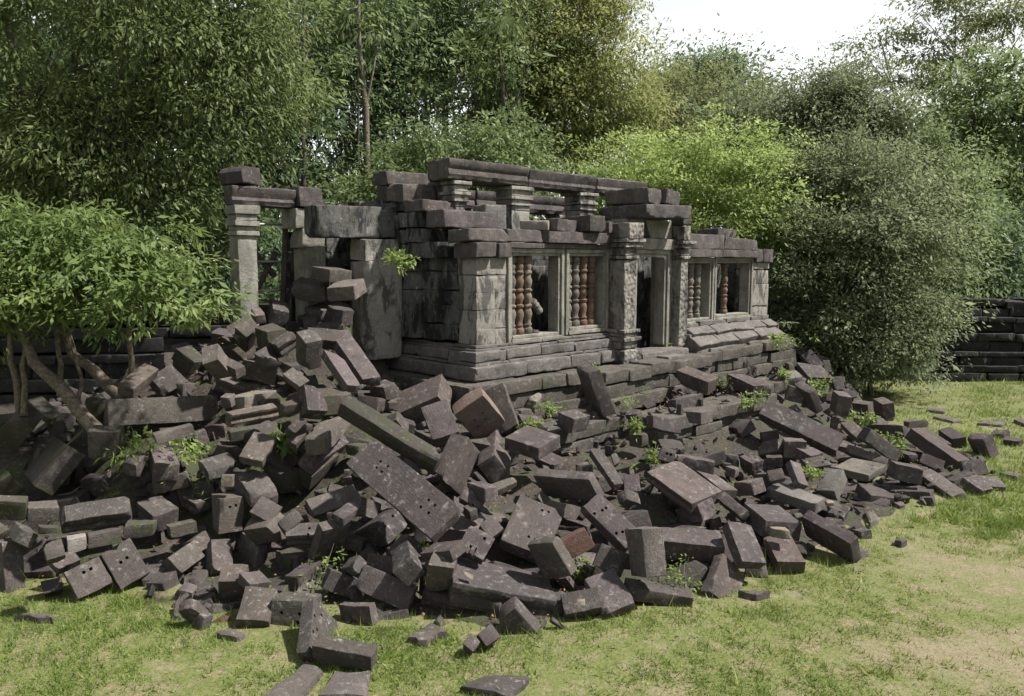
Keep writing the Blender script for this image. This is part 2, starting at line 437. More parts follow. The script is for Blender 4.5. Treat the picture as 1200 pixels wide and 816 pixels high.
# ---------------------------------------------------------------- surveyed data: (centre, rotation quaternion, size, kind, label, drill holes, moulded face)
DATA_BLOCKS = [
 ([-9.354,14.296,1.847],[0.3886,0.087,-0.8824,-0.2505],[0.434,0.373,0.942],'moss','wide mossy brown slab leaning under the tree trunks at the far left',[],[1,0,1]),
 ([-9.411,15.247,1.984],[0.1679,-0.2864,-0.9361,-0.116],[0.846,0.296,0.159],'moss','dark slab lying just behind the fallen tree trunk at far left',[],[1,2,-1]),
 ([-8.91,15.074,1.674],[0.1531,-0.1213,-0.9675,-0.1607],[0.569,0.362,0.244],'moss','flat mossy block below the foot of the slanting trunk',[],[1,2,-1]),
 ([-8.513,13.858,1.269],[0.2157,0.3879,0.8313,0.3346],[2.423,0.826,0.32],'moss','long greenish block leaning against the dark stones at left',[],[2,1,1]),
 ([-8.889,13.121,1.082],[0.4822,-0.5353,0.005,0.6935],[0.509,0.337,0.261],'moss','pointed dark block at the left edge below the mossy slab',[],[2,1,-1]),
 ([-8.171,13.513,1.112],[0.1776,-0.2076,-0.9614,-0.0339],[0.276,0.235,0.291],'moss','squat dark block in the shade beside the greenish leaning block',[],[1,0,1]),
 ([-6.982,12.957,1.874],[0.4516,-0.4946,0.453,0.5884],[0.512,0.503,0.32],'moss','upright dark block under the left end of the long lintel',[],[1,2,1]),
 ([-8.04,14.154,1.135],[0.1644,-0.3889,-0.8989,-0.1169],[0.671,0.527,0.491],'lich','broad chipped block with yellow lichen,right of the greenish leaning block',[],[1,2,-1]),
 ([-7.352,13.567,0.906],[0.4069,-0.6017,-0.6383,0.2549],[0.445,0.399,0.32],'lich','small square stone standing on one corner with a white lichen spot',[],[2,1,-1]),
 ([-7.797,14.188,2.225],[0.6826,-0.227,-0.6307,-0.2911],[0.414,0.27,0.419],'moss','dark block wedged against the left end of the long lintel',[],[1,0,1]),
 ([-6.562,13.012,1.438],[0.0938,-0.043,-0.9814,-0.1622],[0.246,0.289,0.329],'lich','small block half hidden behind the fern below the long lintel',[],[0,1,1]),
 ([-6.518,13.311,1.246],[0.4256,-0.293,-0.798,-0.3103],[0.386,0.191,0.211],'lich','thin slanting stone just right of the fern below the lintel',[],[1,2,-1]),
 ([-6.151,13.251,1.45],[0.3288,-0.5079,0.3486,0.7158],[0.32,0.411,0.817],'lich','step shaped block right of the fern,with a notched top',[],[0,1,1]),
 ([-5.986,13.164,1.112],[0.0,-0.1058,0.7399,0.6644],[0.6,0.262,0.222],'lich','long low stone with a reddish top above the stacked courses',[],[2,1,1]),
 ([-7.89,11.781,1.111],[0.1513,0.0324,-0.6044,-0.7815],[0.395,0.342,0.175],'moss','weathered block at the left edge above the rounded boulder',[],[2,1,1]),
 ([-7.59,12.021,0.971],[0.2929,-0.545,0.3245,0.7154],[0.248,0.443,0.252],'lich','lichen covered block at the left end of the cracked moulded block',[],[2,0,-1]),
 ([-7.073,11.303,0.891],[0.3407,-0.5863,0.4478,0.5828],[0.17,0.281,0.2],'moss','dark block under the lichen covered block on the left',[],[2,0,-1]),
 ([-6.702,12.001,0.896],[0.1621,-0.5036,-0.8435,-0.0923],[0.41,1.002,0.32],'lich mould','long cracked moulded block lying in the left courses',[],[0,2,-1]),
 ([-6.415,10.923,0.855],[0.6844,-0.6621,-0.2155,0.2161],[0.248,0.21,0.2],'pale','small pale square block under the cracked moulded block',[],[2,1,-1]),
 ([-6.176,11.237,0.823],[0.6684,-0.6803,-0.2064,0.2187],[0.449,0.211,0.199],'moss','narrow dark block right of the small pale square block',[],[2,1,-1]),
 ([-6.443,10.41,0.922],[0.889,-0.3148,-0.1584,0.2922],[0.229,0.207,0.263],'moss','dark rough block left of the small pale square block',[],[0,1,-1]),
 ([-6.861,11.331,0.393],[0.2286,-0.2545,-0.9273,-0.1521],[0.249,0.341,0.137],'lich','pale flat stone in the weeds below the small pale square block',[],[0,2,-1]),
 ([-6.879,11.019,0.133],[0.3776,-0.3781,-0.8122,-0.234],[0.2,0.26,0.235],'lich','small broken stone in the grass left of the two holed square block',[],[2,0,1]),
 ([-7.838,11.487,0.301],[0.6081,-0.286,-0.7055,-0.2251],[0.778,0.272,0.61],'lich','tall upright block with a grooved foot at the left edge of the lawn',[],[1,2,-1]),
 ([-7.531,11.402,0.803],[0.8753,-0.1314,0.2975,0.3579],[0.261,0.539,0.22],'rough lich','rounded boulder behind the tall block at the left edge',[],[0,2,1]),
 ([-8.034,11.612,0.742],[0.2315,-0.5042,0.0166,0.8318],[0.29,0.171,0.231],'moss','block with rounded edge at the left edge above the boulder',[],[2,1,-1]),
 ([-6.346,11.022,0.28],[0.562,-0.7177,-0.395,0.1141],[0.496,0.449,0.23],'lich','square slab with two peg holes and a notch propped at the left lawn edge',[[2,-0.029,-0.105,-0.115],[2,0.072,-0.102,-0.115]],[2,1,-1]),
 ([-5.953,11.345,0.353],[0.5207,-0.743,-0.4125,0.0814],[0.461,0.619,0.233],'lich','large tilted slab with white lichen and two peg holes on the left',[[2,-0.05,-0.052,-0.117],[2,0.053,-0.067,-0.117]],[0,2,-1]),
 ([-6.059,12.696,0.704],[0.1124,-0.2964,-0.9465,-0.0614],[0.601,0.432,0.32],'lich mould','moulded block with leaves on top right of the cracked moulded block',[],[1,2,-1]),
 ([-6.024,12.033,0.675],[0.4103,-0.5671,0.4249,0.5741],[0.217,0.448,0.214],'moss','dark block supporting the leaf strewn moulded block',[],[2,0,-1]),
 ([-6.678,14.443,2.154],[0.6023,-0.6831,-0.2697,0.3128],[2.078,0.485,0.32],'lich','very long white spotted lintel lying level in the left rubble',[],[2,1,-1]),
 ([-7.021,14.271,2.743],[0.1863,-0.0444,-0.9634,-0.1873],[0.301,0.83,0.256],'leaf lich','leaf strewn ridge stone behind the long lintel',[],[0,2,-1]),
 ([-7.183,15.855,2.5],[0.5232,-0.6941,-0.4901,0.0658],[0.618,0.488,0.241],'lich','five sided slab leaning behind the middle of the long lintel',[],[2,1,-1]),
 ([-6.705,16.52,2.457],[0.7209,-0.6888,-0.0768,-0.0],[0.805,0.297,0.574],'lich','long stone with orange leaves on its top edge behind the long lintel',[],[2,1,-1]),
 ([-5.757,14.851,3.023],[0.3775,-0.7023,0.5438,0.262],[0.389,0.32,0.671],'lich','block with a rust coloured side under the leafy branch',[],[1,0,-1]),
 ([-5.508,15.002,2.876],[0.1727,-0.8435,-0.5068,-0.0427],[0.249,0.459,0.211],'lich','small dark stone below the rust sided block',[],[0,2,-1]),
 ([-5.75,15.63,2.403],[0.1749,-0.099,-0.9778,-0.0587],[0.628,0.366,0.311],'lich mould','grooved block at the right end of the long lintel',[],[1,2,-1]),
 ([-5.506,14.724,2.291],[0.7406,-0.6628,0.0592,-0.0927],[0.207,0.208,0.202],'lich','small pale stone between long lintel and white streaked block',[],[2,0,1]),
 ([-5.083,15.324,2.206],[0.0071,0.2166,0.9762,0.0],[0.365,1.208,0.311],'pale','white streaked block on top of three stacked courses',[],[0,2,-1]),
 ([-4.67,13.631,2.217],[0.0705,-0.3443,-0.9356,-0.0328],[0.255,0.962,0.25],'lich mould','moulded block in the middle of the three stacked courses',[],[0,2,-1]),
 ([-4.879,14.234,1.783],[0.7363,-0.6115,-0.2084,0.2016],[0.895,0.194,0.201],'moss','mossy block at the bottom of the three stacked courses',[],[2,1,-1]),
 ([-3.849,13.1,2.442],[0.7592,-0.5892,-0.2241,0.162],[0.292,0.24,0.204],'moss','dark mossy block right of the three stacked courses',[],[2,1,-1]),
 ([-5.658,12.608,2.118],[0.7041,-0.6395,-0.2561,0.1725],[0.605,0.166,0.208],'lich','slanting slab directly under the long lintel',[],[2,1,-1]),
 ([-5.953,14.414,1.614],[0.673,-0.6758,-0.2806,0.1081],[0.233,0.295,0.211],'lich','small leaning stone under the right end of the long lintel',[],[2,0,1]),
 ([-5.172,13.206,1.395],[0.015,-0.3331,-0.9423,-0.0312],[0.309,0.568,0.263],'lich','mossy cornered block above the left pile of stacked stones',[],[0,2,-1]),
 ([-4.368,12.949,1.751],[0.1016,-0.0563,-0.9552,-0.2722],[0.414,0.618,0.192],'lich','smooth lilac slab tilted beside the bright green seedling',[],[0,2,-1]),
 ([-4.725,12.428,1.361],[0.6449,-0.7532,-0.1017,0.08],[0.195,0.204,0.206],'lich','little square stone left of the double grooved holed block',[],[1,0,1]),
 ([-4.376,12.765,1.109],[0.1704,-0.3859,-0.9037,-0.0733],[0.716,0.467,0.32],'lich','block with two peg holes and a broad groove down its top',[[2,0.301,-0.006,-0.16],[2,0.315,0.097,-0.16]],[1,2,-1]),
 ([-4.031,12.193,0.915],[0.2292,-0.1441,-0.8714,-0.4091],[0.388,0.317,0.27],'lich','yellow lichened block below the broad grooved block',[],[2,1,1]),
 ([-4.791,12.557,0.776],[0.6655,-0.6859,-0.1953,0.2203],[0.42,0.579,0.452],'lich','upright pink block with two peg holes in the left middle',[[2,-0.025,-0.147,-0.226],[2,0.074,-0.157,-0.226]],[2,0,-1]),
 ([-5.521,13.041,0.743],[0.0577,-0.3056,-0.9501,-0.0229],[0.363,0.298,0.262],'lich mould','moulded block with leaf litter left of the upright pink block',[],[1,2,-1]),
 ([-5.392,12.117,0.652],[0.6641,-0.6439,-0.266,0.2712],[0.413,0.187,0.188],'moss','mossy low block at the foot of the left courses',[],[2,1,-1]),
 ([-4.11,13.696,1.025],[0.0705,-0.3984,-0.9142,-0.0218],[0.671,0.47,0.32],'moss','crumbled stone in the hollow under the seedling',[],[1,2,-1]),
 ([-4.023,12.164,0.67],[0.0783,-0.75,-0.5817,-0.3051],[0.408,0.508,0.414],'lich','round shouldered block with a curved end right of the upright pink block',[],[0,2,-1]),
 ([-4.366,12.373,0.186],[0.2242,0.3541,0.7004,0.5777],[0.881,0.405,0.192],'lich','leaning slab with a pale narrow side in the left foreground',[],[2,1,1]),
 ([-5.283,11.767,0.233],[0.327,0.2252,0.9173,0.0296],[0.425,0.508,0.32],'lich','long block with a light stepped side sloping down to the left lawn',[],[0,2,-1]),
 ([-5.15,12.191,0.363],[0.45,-0.6678,-0.5394,0.2461],[0.363,0.276,0.245],'lich','upper block of the stepped pair sloping to the left lawn',[],[2,1,-1]),
 ([-4.729,11.925,0.211],[0.3376,-0.8853,-0.2246,0.2276],[0.327,0.572,0.278],'lich','upright plain block beside the stepped sloping pair',[],[0,2,-1]),
 ([-4.093,10.84,0.273],[0.845,-0.5272,-0.005,0.0893],[0.377,0.483,0.32],'lich','cube shaped block at the foot of the upright plain block',[],[2,0,-1]),
 ([-3.725,10.638,0.372],[0.1272,-0.3593,-0.9235,0.0433],[0.326,0.338,0.166],'lich','thin broken slab behind the tilted square slab',[],[0,2,-1]),
 ([-3.542,10.211,0.189],[0.2127,-0.656,-0.7133,-0.125],[0.553,0.444,0.192],'lich','tilted square slab with a small pale rock lying on it',[],[2,1,-1]),
 ([-2.997,10.205,0.151],[0.6679,-0.7373,0.0691,-0.0743],[0.604,0.405,0.32],'lich','upright grey block with three holes in the front lawn',[[2,-0.142,-0.017,-0.16],[2,0.118,-0.017,-0.16],[2,0.101,0.101,-0.16]],[2,1,-1]),
 ([-2.486,9.608,-0.049],[0.1166,-0.8321,-0.1556,0.5194],[0.878,0.92,0.192],'','pointed slab with four peg holes behind the front block',[[2,-0.386,-0.155,-0.096],[2,-0.234,-0.298,-0.096],[2,-0.386,0.111,-0.096],[2,-0.303,0.012,-0.096]],[2,0,-1]),
 ([-4.285,10.052,0.089],[0.5537,-0.3079,0.7145,0.2969],[0.246,0.36,0.151],'lich','leaning block with a bright top edge at the left front',[],[2,0,-1]),
 ([-4.366,10.058,0.202],[0.214,0.1465,0.8333,-0.4882],[0.224,0.373,0.169],'lich','dark round backed slab behind the bright edged block',[],[0,2,-1]),
 ([-4.856,10.968,0.068],[0.1183,-0.0071,-0.992,-0.0442],[0.263,0.24,0.204],'lich','small tilted stone left of the cube shaped block',[],[1,2,-1]),
 ([-4.061,10.245,-0.013],[0.5655,-0.8155,-0.0907,0.0829],[0.219,0.131,0.236],'red','reddish flat brick stone beside the tilted square slab',[],[1,0,-1]),
 ([-4.163,10.663,-0.022],[0.5733,-0.8108,-0.0566,0.1032],[0.341,0.118,0.231],'lich','thin pale ledge stone under the cube shaped block',[],[2,1,-1]),
 ([-5.387,17.779,3.766],[0.1895,-0.5383,-0.8189,0.0612],[0.695,0.45,0.392],'lich','chunky white flecked block at the foot of the free standing doorway',[],[1,2,-1]),
 ([-5.729,17.3,3.757],[0.1509,-0.4348,-0.8737,-0.1577],[0.386,0.226,0.211],'lich',"small slab at the doorway's left post",[],[1,2,-1]),
 ([-5.73,16.364,3.525],[0.165,-0.2864,0.8515,0.407],[0.535,0.439,0.241],'lich','broad slab half covered by the leafy branch',[],[1,2,-1]),
 ([-5.681,16.282,3.375],[0.7914,0.3894,-0.0512,0.4684],[0.282,0.327,0.534],'lich','pale three cornered stone under the leafy branch',[],[0,1,1]),
 ([-4.645,15.621,3.296],[0.0632,0.4087,0.88,0.2337],[0.414,0.45,0.32],'lich mould','ridged long stone left of the bent block',[],[0,2,-1]),
 ([-3.979,14.943,3.257],[0.1531,-0.4441,-0.8723,-0.1357],[0.473,0.349,0.635],'lich','tall bent block with a peaked top below the stacked slabs',[],[1,0,1]),
 ([-3.243,15.617,3.013],[0.214,-0.4308,-0.8632,-0.1532],[1.676,0.4,0.24],'',"great long slab sliding down from the building's left corner",[],[1,2,-1]),
 ([-3.254,14.45,2.906],[0.3046,-0.3727,-0.876,-0.0312],[1.047,0.321,0.164],'','dark slab underneath the great sliding slab',[],[1,2,-1]),
 ([-5.175,15.702,2.732],[0.7393,-0.6581,0.1068,0.0951],[0.736,0.41,0.32],'lich','smooth lilac block with clipped corner above the streaked courses',[],[2,1,-1]),
 ([-3.829,13.408,2.891],[0.2731,-0.2234,-0.8799,-0.3181],[0.384,0.235,0.2],'mould','ridged block between the lilac clipped block and the bent block',[],[1,2,-1]),
 ([-4.964,15.428,3.021],[0.1471,-0.3451,-0.8919,-0.2526],[0.348,0.354,0.296],'rough lich','lumpy stone behind the lilac clipped block',[],[0,2,-1]),
 ([-3.489,13.203,2.53],[0.4517,-0.413,-0.7829,-0.1116],[0.487,0.383,0.32],'','blocky stone with a smooth sunlit face standing above the seedling',[],[1,2,-1]),
 ([-3.694,12.905,2.17],[0.2973,-0.1901,-0.8465,-0.3986],[0.181,0.305,0.201],'','pale slab end below the smooth faced standing stone',[],[2,0,1]),
 ([-3.705,13.069,1.915],[0.1141,-0.2002,-0.9153,-0.3304],[0.188,0.362,0.211],'lich','narrow lichened bar right of the seedling',[],[0,2,-1]),
 ([-3.247,13.628,1.995],[0.0532,-0.7558,-0.6452,-0.0986],[1.58,0.373,0.317],'','long bar running up to the tip of the mossy beam',[],[2,1,1]),
 ([-3.473,13.98,1.466],[0.3149,-0.0589,-0.9472,-0.0132],[0.35,1.522,0.373],'','overhanging block with a plain top left of the eight hole slab',[],[0,2,-1]),
 ([-3.549,13.72,1.224],[0.7562,-0.384,-0.3779,0.3714],[0.813,0.354,0.301],'moss','dark mossy stone under the overhanging block',[],[2,1,-1]),
 ([-2.049,12.652,2.101],[0.1867,-0.2048,-0.9273,-0.2516],[1.979,0.265,0.312],'moss','long mossy beam with a sharp tip in the middle of the pile',[],[1,2,-1]),
 ([-1.714,11.713,1.456],[0.0361,-0.3876,-0.8438,-0.3694],[2.166,0.63,0.194],'','huge slab with eight peg holes in two groups of four',[[2,0.576,-0.046,-0.097],[2,0.617,0.072,-0.097],[2,0.446,0.088,-0.097],[2,0.445,-0.042,-0.097],[2,-0.577,0.096,-0.097],[2,-0.567,-0.063,-0.097],[2,-0.726,0.096,-0.097],[2,-0.743,-0.05,-0.097]],[1,2,-1]),
 ([-3.022,12.602,0.931],[0.3015,-0.3614,-0.8588,-0.2024],[0.33,0.885,0.184],'mould','block with three steps cut across its top left of the eight hole slab',[],[0,2,-1]),
 ([-2.267,12.326,0.545],[0.2416,0.2873,0.9205,0.1083],[0.979,0.57,0.376],'','large wedge shaped block tucked under the eight hole slab',[[0,-0.49,-0.136,-0.082],[0,-0.49,0.118,-0.107]],[1,2,-1]),
 ([-1.542,10.891,0.634],[0.3309,0.2105,0.6833,-0.6159],[0.337,0.323,1.034],'','shaded block behind the large wedge shaped block',[],[1,0,-1]),
 ([-2.581,11.734,1.053],[0.0594,-0.3006,-0.9387,-0.1582],[0.248,0.45,0.137],'','dark slab in the hollow above the large wedge shaped block',[],[0,2,-1]),
 ([-3.261,11.778,0.66],[0.1836,-0.6441,-0.7249,-0.1612],[0.262,0.597,0.294],'mould','three holed block with two rounded flutes',[[2,0.011,0.054,-0.147],[2,-0.115,0.047,-0.147],[2,0.069,0.197,-0.147]],[0,2,-1]),
 ([-3.525,11.827,0.862],[0.2958,-0.2759,-0.8402,-0.3611],[0.221,0.354,0.206],'','plain stone behind the fluted three holed block',[],[2,0,1]),
 ([-2.951,11.837,0.471],[0.7997,-0.1756,-0.4526,-0.3533],[1.039,0.495,0.192],'','slab leaning against the fluted three holed block',[],[1,2,1]),
 ([-2.481,10.91,0.218],[0.5945,-0.5666,-0.5299,-0.2117],[0.297,0.619,0.199],'','rounded left half of the broad broken slab in the front middle',[],[2,0,1]),
 ([-1.81,10.638,0.29],[0.344,-0.4502,0.7204,0.3999],[0.373,0.843,0.219],'','smooth right half of the broad broken slab in the front middle',[],[2,0,-1]),
 ([-1.965,11.439,0.314],[0.0071,0.3243,0.9287,-0.1796],[0.597,0.237,0.27],'','short block standing behind the broad broken slab',[],[1,2,-1]),
 ([-2.331,10.907,0.513],[0.5371,-0.694,-0.4793,-0.0122],[0.217,0.173,0.418],'','dark wedge between the leaning slab and the broad broken slab',[],[0,1,-1]),
 ([-2.132,10.209,0.096],[0.7004,-0.6873,0.0776,-0.1764],[0.508,0.316,0.161],'rough lich','crumbly chunk in the grass under the broad broken slab',[],[2,1,-1]),
 ([-1.277,10.642,0.599],[0.7009,-0.6494,0.0789,-0.2843],[0.4,0.177,0.208],'rough','low rough boulder in front of the shaded block',[],[2,1,-1]),
 ([-0.989,10.666,0.82],[0.0951,0.8681,0.4641,0.1482],[0.334,0.591,0.17],'','light topped wedge at the left end of the giant moulded block',[],[0,2,-1]),
 ([-0.175,10.797,0.19],[0.0632,-0.6603,-0.7413,0.1025],[1.094,1.532,0.371],'mould2','giant moulded cornice block lying in the front middle',[],[0,2,-1]),
 ([-1.01,10.554,0.575],[0.2183,-0.7174,-0.6539,-0.1002],[0.312,0.367,0.541],'',"square shouldered dark block joined to the giant moulded block's left",[],[0,1,-1]),
 ([-0.894,10.643,-0.092],[0.7611,-0.6199,0.1906,-0.005],[0.895,0.591,0.192],'','dark slab under the giant moulded block',[],[2,1,-1]),
 ([0.08,9.969,0.078],[0.6783,-0.5983,0.276,0.3252],[0.59,0.373,0.317],'','diamond standing block in front of the giant moulded block',[],[2,1,-1]),
 ([-0.297,9.464,0.158],[0.4491,-0.824,-0.3288,-0.1055],[0.235,0.202,0.225],'','small lilac stone left of the diamond standing block',[],[2,1,-1]),
 ([-0.52,9.304,0.125],[0.4109,-0.7949,-0.417,-0.1593],[0.155,0.158,0.221],'','smallest grey stone in the grass left of the diamond standing block',[],[0,1,-1]),
 ([-2.06,8.964,0.201],[0.064,-0.0778,-0.9892,-0.1065],[0.761,0.204,0.239],'g0','foremost dark block resting on two flat slabs in the grass',[],[1,2,-1]),
 ([-1.29,13.757,2.04],[0.1924,-0.543,-0.7333,-0.3611],[0.762,0.504,0.296],'moss2','square faced slab with a moss fringe right of the mossy beam',[],[2,1,1]),
 ([-1.917,16.256,1.965],[0.1311,0.1767,0.8283,-0.5153],[1.108,0.472,0.798],'',"long smooth block below the building's left plinth",[],[1,2,-1]),
 ([-2.226,14.617,1.807],[0.2358,0.2257,0.7438,-0.5832],[0.284,0.393,0.493],'lich','small pale block between the mossy beam and the square faced slab',[],[0,1,-1]),
 ([-0.671,15.246,1.912],[0.8448,-0.4542,-0.2487,-0.1344],[0.714,0.982,0.32],'redl','orange stained block with four peg holes',[[2,0.102,-0.108,-0.16],[2,-0.109,-0.066,-0.16],[2,0.064,0.079,-0.16],[2,-0.144,0.126,-0.16]],[2,0,1]),
 ([-0.195,15.622,1.932],[0.1977,-0.5436,-0.6275,-0.5212],[0.983,0.432,0.228],'','broken light slab leaning on the orange stained block',[],[2,1,1]),
 ([-0.954,12.79,1.54],[0.775,-0.3007,-0.5507,0.0757],[0.84,0.724,0.32],'','long two faced bar leaning up to the orange stained block',[],[2,1,-1]),
 ([-0.32,14.68,1.174],[0.2295,0.2317,0.6954,-0.6404],[0.391,0.538,1.52],'','pointed wedge under the orange stained block',[],[0,1,-1]),
 ([0.389,14.222,1.577],[0.0229,-0.3235,-0.9405,-0.1014],[0.799,0.684,0.253],'','flat block with a dark front on the ledge below the plinth',[],[1,2,-1]),
 ([0.41,15.584,1.622],[0.1654,-0.579,-0.7982,-0.0173],[0.493,0.521,0.192],'','flat grey stone with a green sprout on the ledge',[],[0,2,-1]),
 ([0.535,17.7,1.69],[0.0705,-0.2782,-0.9445,-0.1598],[0.262,0.407,0.314],'pale','small upright block standing on the ledge below the windows',[],[0,2,-1]),
 ([1.279,15.74,1.665],[0.0973,-0.3706,-0.9222,-0.0522],[0.425,0.51,0.333],'lich','rough topped chunk in the middle of the ledge',[],[0,2,-1]),
 ([1.916,17.482,2.032],[0.4592,-0.3308,-0.6218,-0.5413],[1.102,0.304,1.0],'','tall plank shaped slab leaning on the plinth below the windows',[],[2,1,1]),
 ([4.901,20.08,1.836],[0.0087,-0.4706,-0.867,-0.1635],[1.12,0.387,0.397],'','big dark block on the terrace below the door',[],[1,2,-1]),
 ([4.174,18.401,1.562],[0.0269,0.4872,0.8729,0.005],[0.397,0.898,0.32],'','neat rectangular block in front of the big terrace block',[],[0,2,-1]),
 ([4.166,16.793,1.534],[0.0374,0.4791,0.8769,-0.0071],[0.445,0.383,0.253],'','block with a black left end at the ledge edge',[],[1,2,-1]),
 ([3.099,15.376,1.66],[0.5396,-0.7714,-0.178,0.2865],[0.881,0.273,0.18],'','hollow fronted block on the ledge edge',[],[2,1,-1]),
 ([2.715,16.089,1.187],[0.0543,0.3979,0.9157,-0.0141],[0.341,0.241,0.259],'moss','squat block hanging below the ledge edge',[],[1,2,-1]),
 ([2.733,16.995,1.557],[0.1202,0.297,0.9199,0.2261],[0.322,0.219,0.133],'','small flake of stone on the ledge grass',[],[1,2,-1]),
 ([1.89,17.215,1.346],[0.5455,-0.6761,0.1579,0.4695],[0.377,0.231,0.228],'','dark wedge at the foot of the tall plank shaped slab',[],[2,1,-1]),
 ([1.727,13.702,1.202],[0.1351,-0.5767,-0.7991,-0.1034],[1.134,0.219,0.149],'','sloping bar sliding below the ledge in the middle',[],[1,2,-1]),
 ([1.984,14.355,1.202],[0.2152,-0.5339,-0.6908,-0.4376],[0.222,0.137,0.201],'pale','small pale chip right of the sloping bar',[],[1,2,-1]),
 ([1.436,14.191,1.048],[0.716,-0.6967,-0.0245,-0.0361],[0.208,0.169,0.199],'','small lilac stone left of the sloping bar',[],[2,1,-1]),
 ([1.007,13.407,0.999],[0.8157,-0.4671,0.1137,-0.3218],[1.231,0.538,0.192],'lich','long slanting slab with a speckled face under the ledge',[],[2,1,-1]),
 ([0.323,12.173,0.613],[0.2903,-0.7593,-0.5778,-0.0738],[1.029,0.794,0.244],'','large pale slab with five peg holes and a broken top',[[2,0.357,0.04,-0.122],[2,0.378,0.149,-0.122],[2,-0.256,0.006,-0.122],[2,-0.259,0.113,-0.122],[2,-0.149,0.239,-0.122]],[2,1,-1]),
 ([-0.333,11.711,0.79],[0.3981,-0.8377,-0.3567,-0.1122],[0.273,0.295,0.18],'lich','yellowish lichened cube left of the five hole slab',[],[0,2,-1]),
 ([-0.539,11.093,0.778],[0.3826,-0.7497,-0.5131,-0.1681],[0.429,0.431,0.197],'','three holed slab behind the giant moulded block',[[2,0.099,0.084,-0.098],[0,-0.214,-0.045,-0.086],[0,-0.214,0.042,-0.073]],[0,2,-1]),
 ([0.587,10.961,0.63],[0.3932,0.073,0.5703,0.7175],[0.552,0.612,0.192],'lich','thin sharp slab with a pale edge right of the five hole slab',[],[2,0,-1]),
 ([0.958,11.3,0.7],[0.6352,-0.7309,-0.2194,-0.1186],[0.503,0.308,0.207],'red','reddish brown block in the shade beside the thin sharp slab',[],[2,1,-1]),
 ([-0.466,12.043,1.291],[0.6314,-0.6615,0.2952,-0.2768],[0.461,0.228,0.269],'','small dark block under the two faced bar',[],[2,1,-1]),
 ([-0.16,12.508,1.257],[0.1346,-0.4447,-0.8658,-0.1859],[0.218,0.455,0.127],'lich','broken lichened lump above the five hole slab',[],[0,2,-1]),
 ([-0.637,12.042,1.151],[0.1306,-0.2155,-0.8617,-0.4404],[0.381,0.221,0.201],'','flat single holed stone at the right corner of the eight hole slab',[[2,-0.057,-0.097,-0.101]],[2,1,1]),
 ([-0.657,11.846,1.006],[0.0308,-0.4973,-0.8573,-0.1294],[0.204,0.134,0.193],'','small stone under the single holed flat stone',[],[1,2,-1]),
 ([0.844,12.664,0.775],[0.0384,-0.3648,-0.9099,0.1938],[0.473,0.44,0.23],'lich','ragged stone under the long slanting slab',[],[1,2,-1]),
 ([1.593,12.057,0.772],[0.2175,-0.3298,-0.8413,-0.369],[0.935,0.386,0.276],'','long pitted slab with pairs of holes at both ends',[[2,0.212,-0.006,-0.138],[2,0.197,0.07,-0.138],[2,-0.252,-0.025,-0.138],[2,-0.281,0.061,-0.138],[2,0.261,-0.143,-0.138],[2,-0.201,-0.118,-0.138]],[1,2,-1]),
 ([1.985,12.717,0.96],[0.8678,0.3518,0.2984,0.1847],[0.342,0.218,0.2],'','broken corner stone above the long pitted slab',[],[1,2,1]),
 ([2.13,13.244,1.021],[0.1878,-0.6888,-0.6232,-0.3192],[0.363,0.283,0.219],'','steep light stone left of the square holed slab',[],[2,1,1]),
 ([2.449,12.801,0.706],[0.2866,-0.8042,-0.5029,-0.135],[0.495,0.591,0.317],'','square slab with small drill holes in the right middle',[[2,-0.13,-0.076,-0.159],[2,-0.133,0.061,-0.159],[2,-0.218,0.084,-0.159],[2,-0.084,-0.072,-0.159]],[0,2,-1]),
 ([3.113,13.632,0.897],[0.1868,-0.9163,-0.3513,0.0464],[0.936,1.052,0.257],'mould','broad block with a fan of chisel marks and a stepped edge',[],[0,2,-1]),
 ([2.995,14.522,1.253],[0.4256,-0.676,-0.4793,-0.3634],[0.279,0.311,0.21],'','small holed slab standing by the yellow weeds',[[2,0.014,-0.011,-0.105],[2,0.012,0.064,-0.105]],[2,0,1]),
 ([3.403,14.017,0.803],[0.0397,-0.2444,-0.9683,0.0335],[0.295,0.207,0.197],'','small box shaped stone behind the carved stone',[],[1,2,-1]),
 ([3.311,13.351,0.505],[0.2198,0.436,0.8693,-0.0768],[0.549,0.402,0.32],'carved','block with a finely carved end',[],[1,2,-1]),
 ([3.858,14.748,0.712],[0.1217,-0.5519,-0.8245,0.0283],[1.363,0.375,0.191],'mould','long moulded strip sloping below the lower terrace wall',[],[1,2,-1]),
 ([3.997,13.449,0.551],[0.322,-0.8756,-0.252,-0.2572],[0.197,0.565,0.312],'mould','striped moulding block above the long front block',[],[0,2,-1]),
 ([2.882,11.985,0.429],[0.0758,-0.7414,-0.6642,-0.0592],[0.507,1.001,0.32],'','long front block lying level in the right foreground',[],[0,2,-1]),
 ([1.965,10.862,0.75],[0.4595,-0.4938,-0.6397,-0.3685],[0.682,0.32,0.643],'','upright block with chiselled light face in the right foreground',[],[1,2,-1]),
 ([1.498,11.203,0.482],[0.4304,-0.7128,-0.4697,-0.2933],[0.353,0.46,0.21],'','upper broken slab left of the upright chiselled block',[],[2,0,1]),
 ([1.399,10.575,0.219],[0.1175,-0.5419,-0.7968,-0.2401],[0.642,0.491,0.192],'','broad broken slab with a split foot in the right foreground',[],[1,2,-1]),
 ([0.976,10.365,0.168],[0.1929,-0.6196,-0.7068,-0.2815],[0.31,0.533,0.264],'','low block with a blue grey lichen spot in the grass',[],[0,2,-1]),
 ([0.826,11.232,0.134],[0.4135,0.0466,0.4909,0.7654],[0.245,0.233,0.119],'','small three cornered chip beside the thin sharp slab',[],[2,1,1]),
 ([2.152,10.901,0.095],[0.015,-0.7223,-0.6866,0.0811],[0.521,0.974,0.192],'','long pointed plank lying at the grass edge',[],[0,2,-1]),
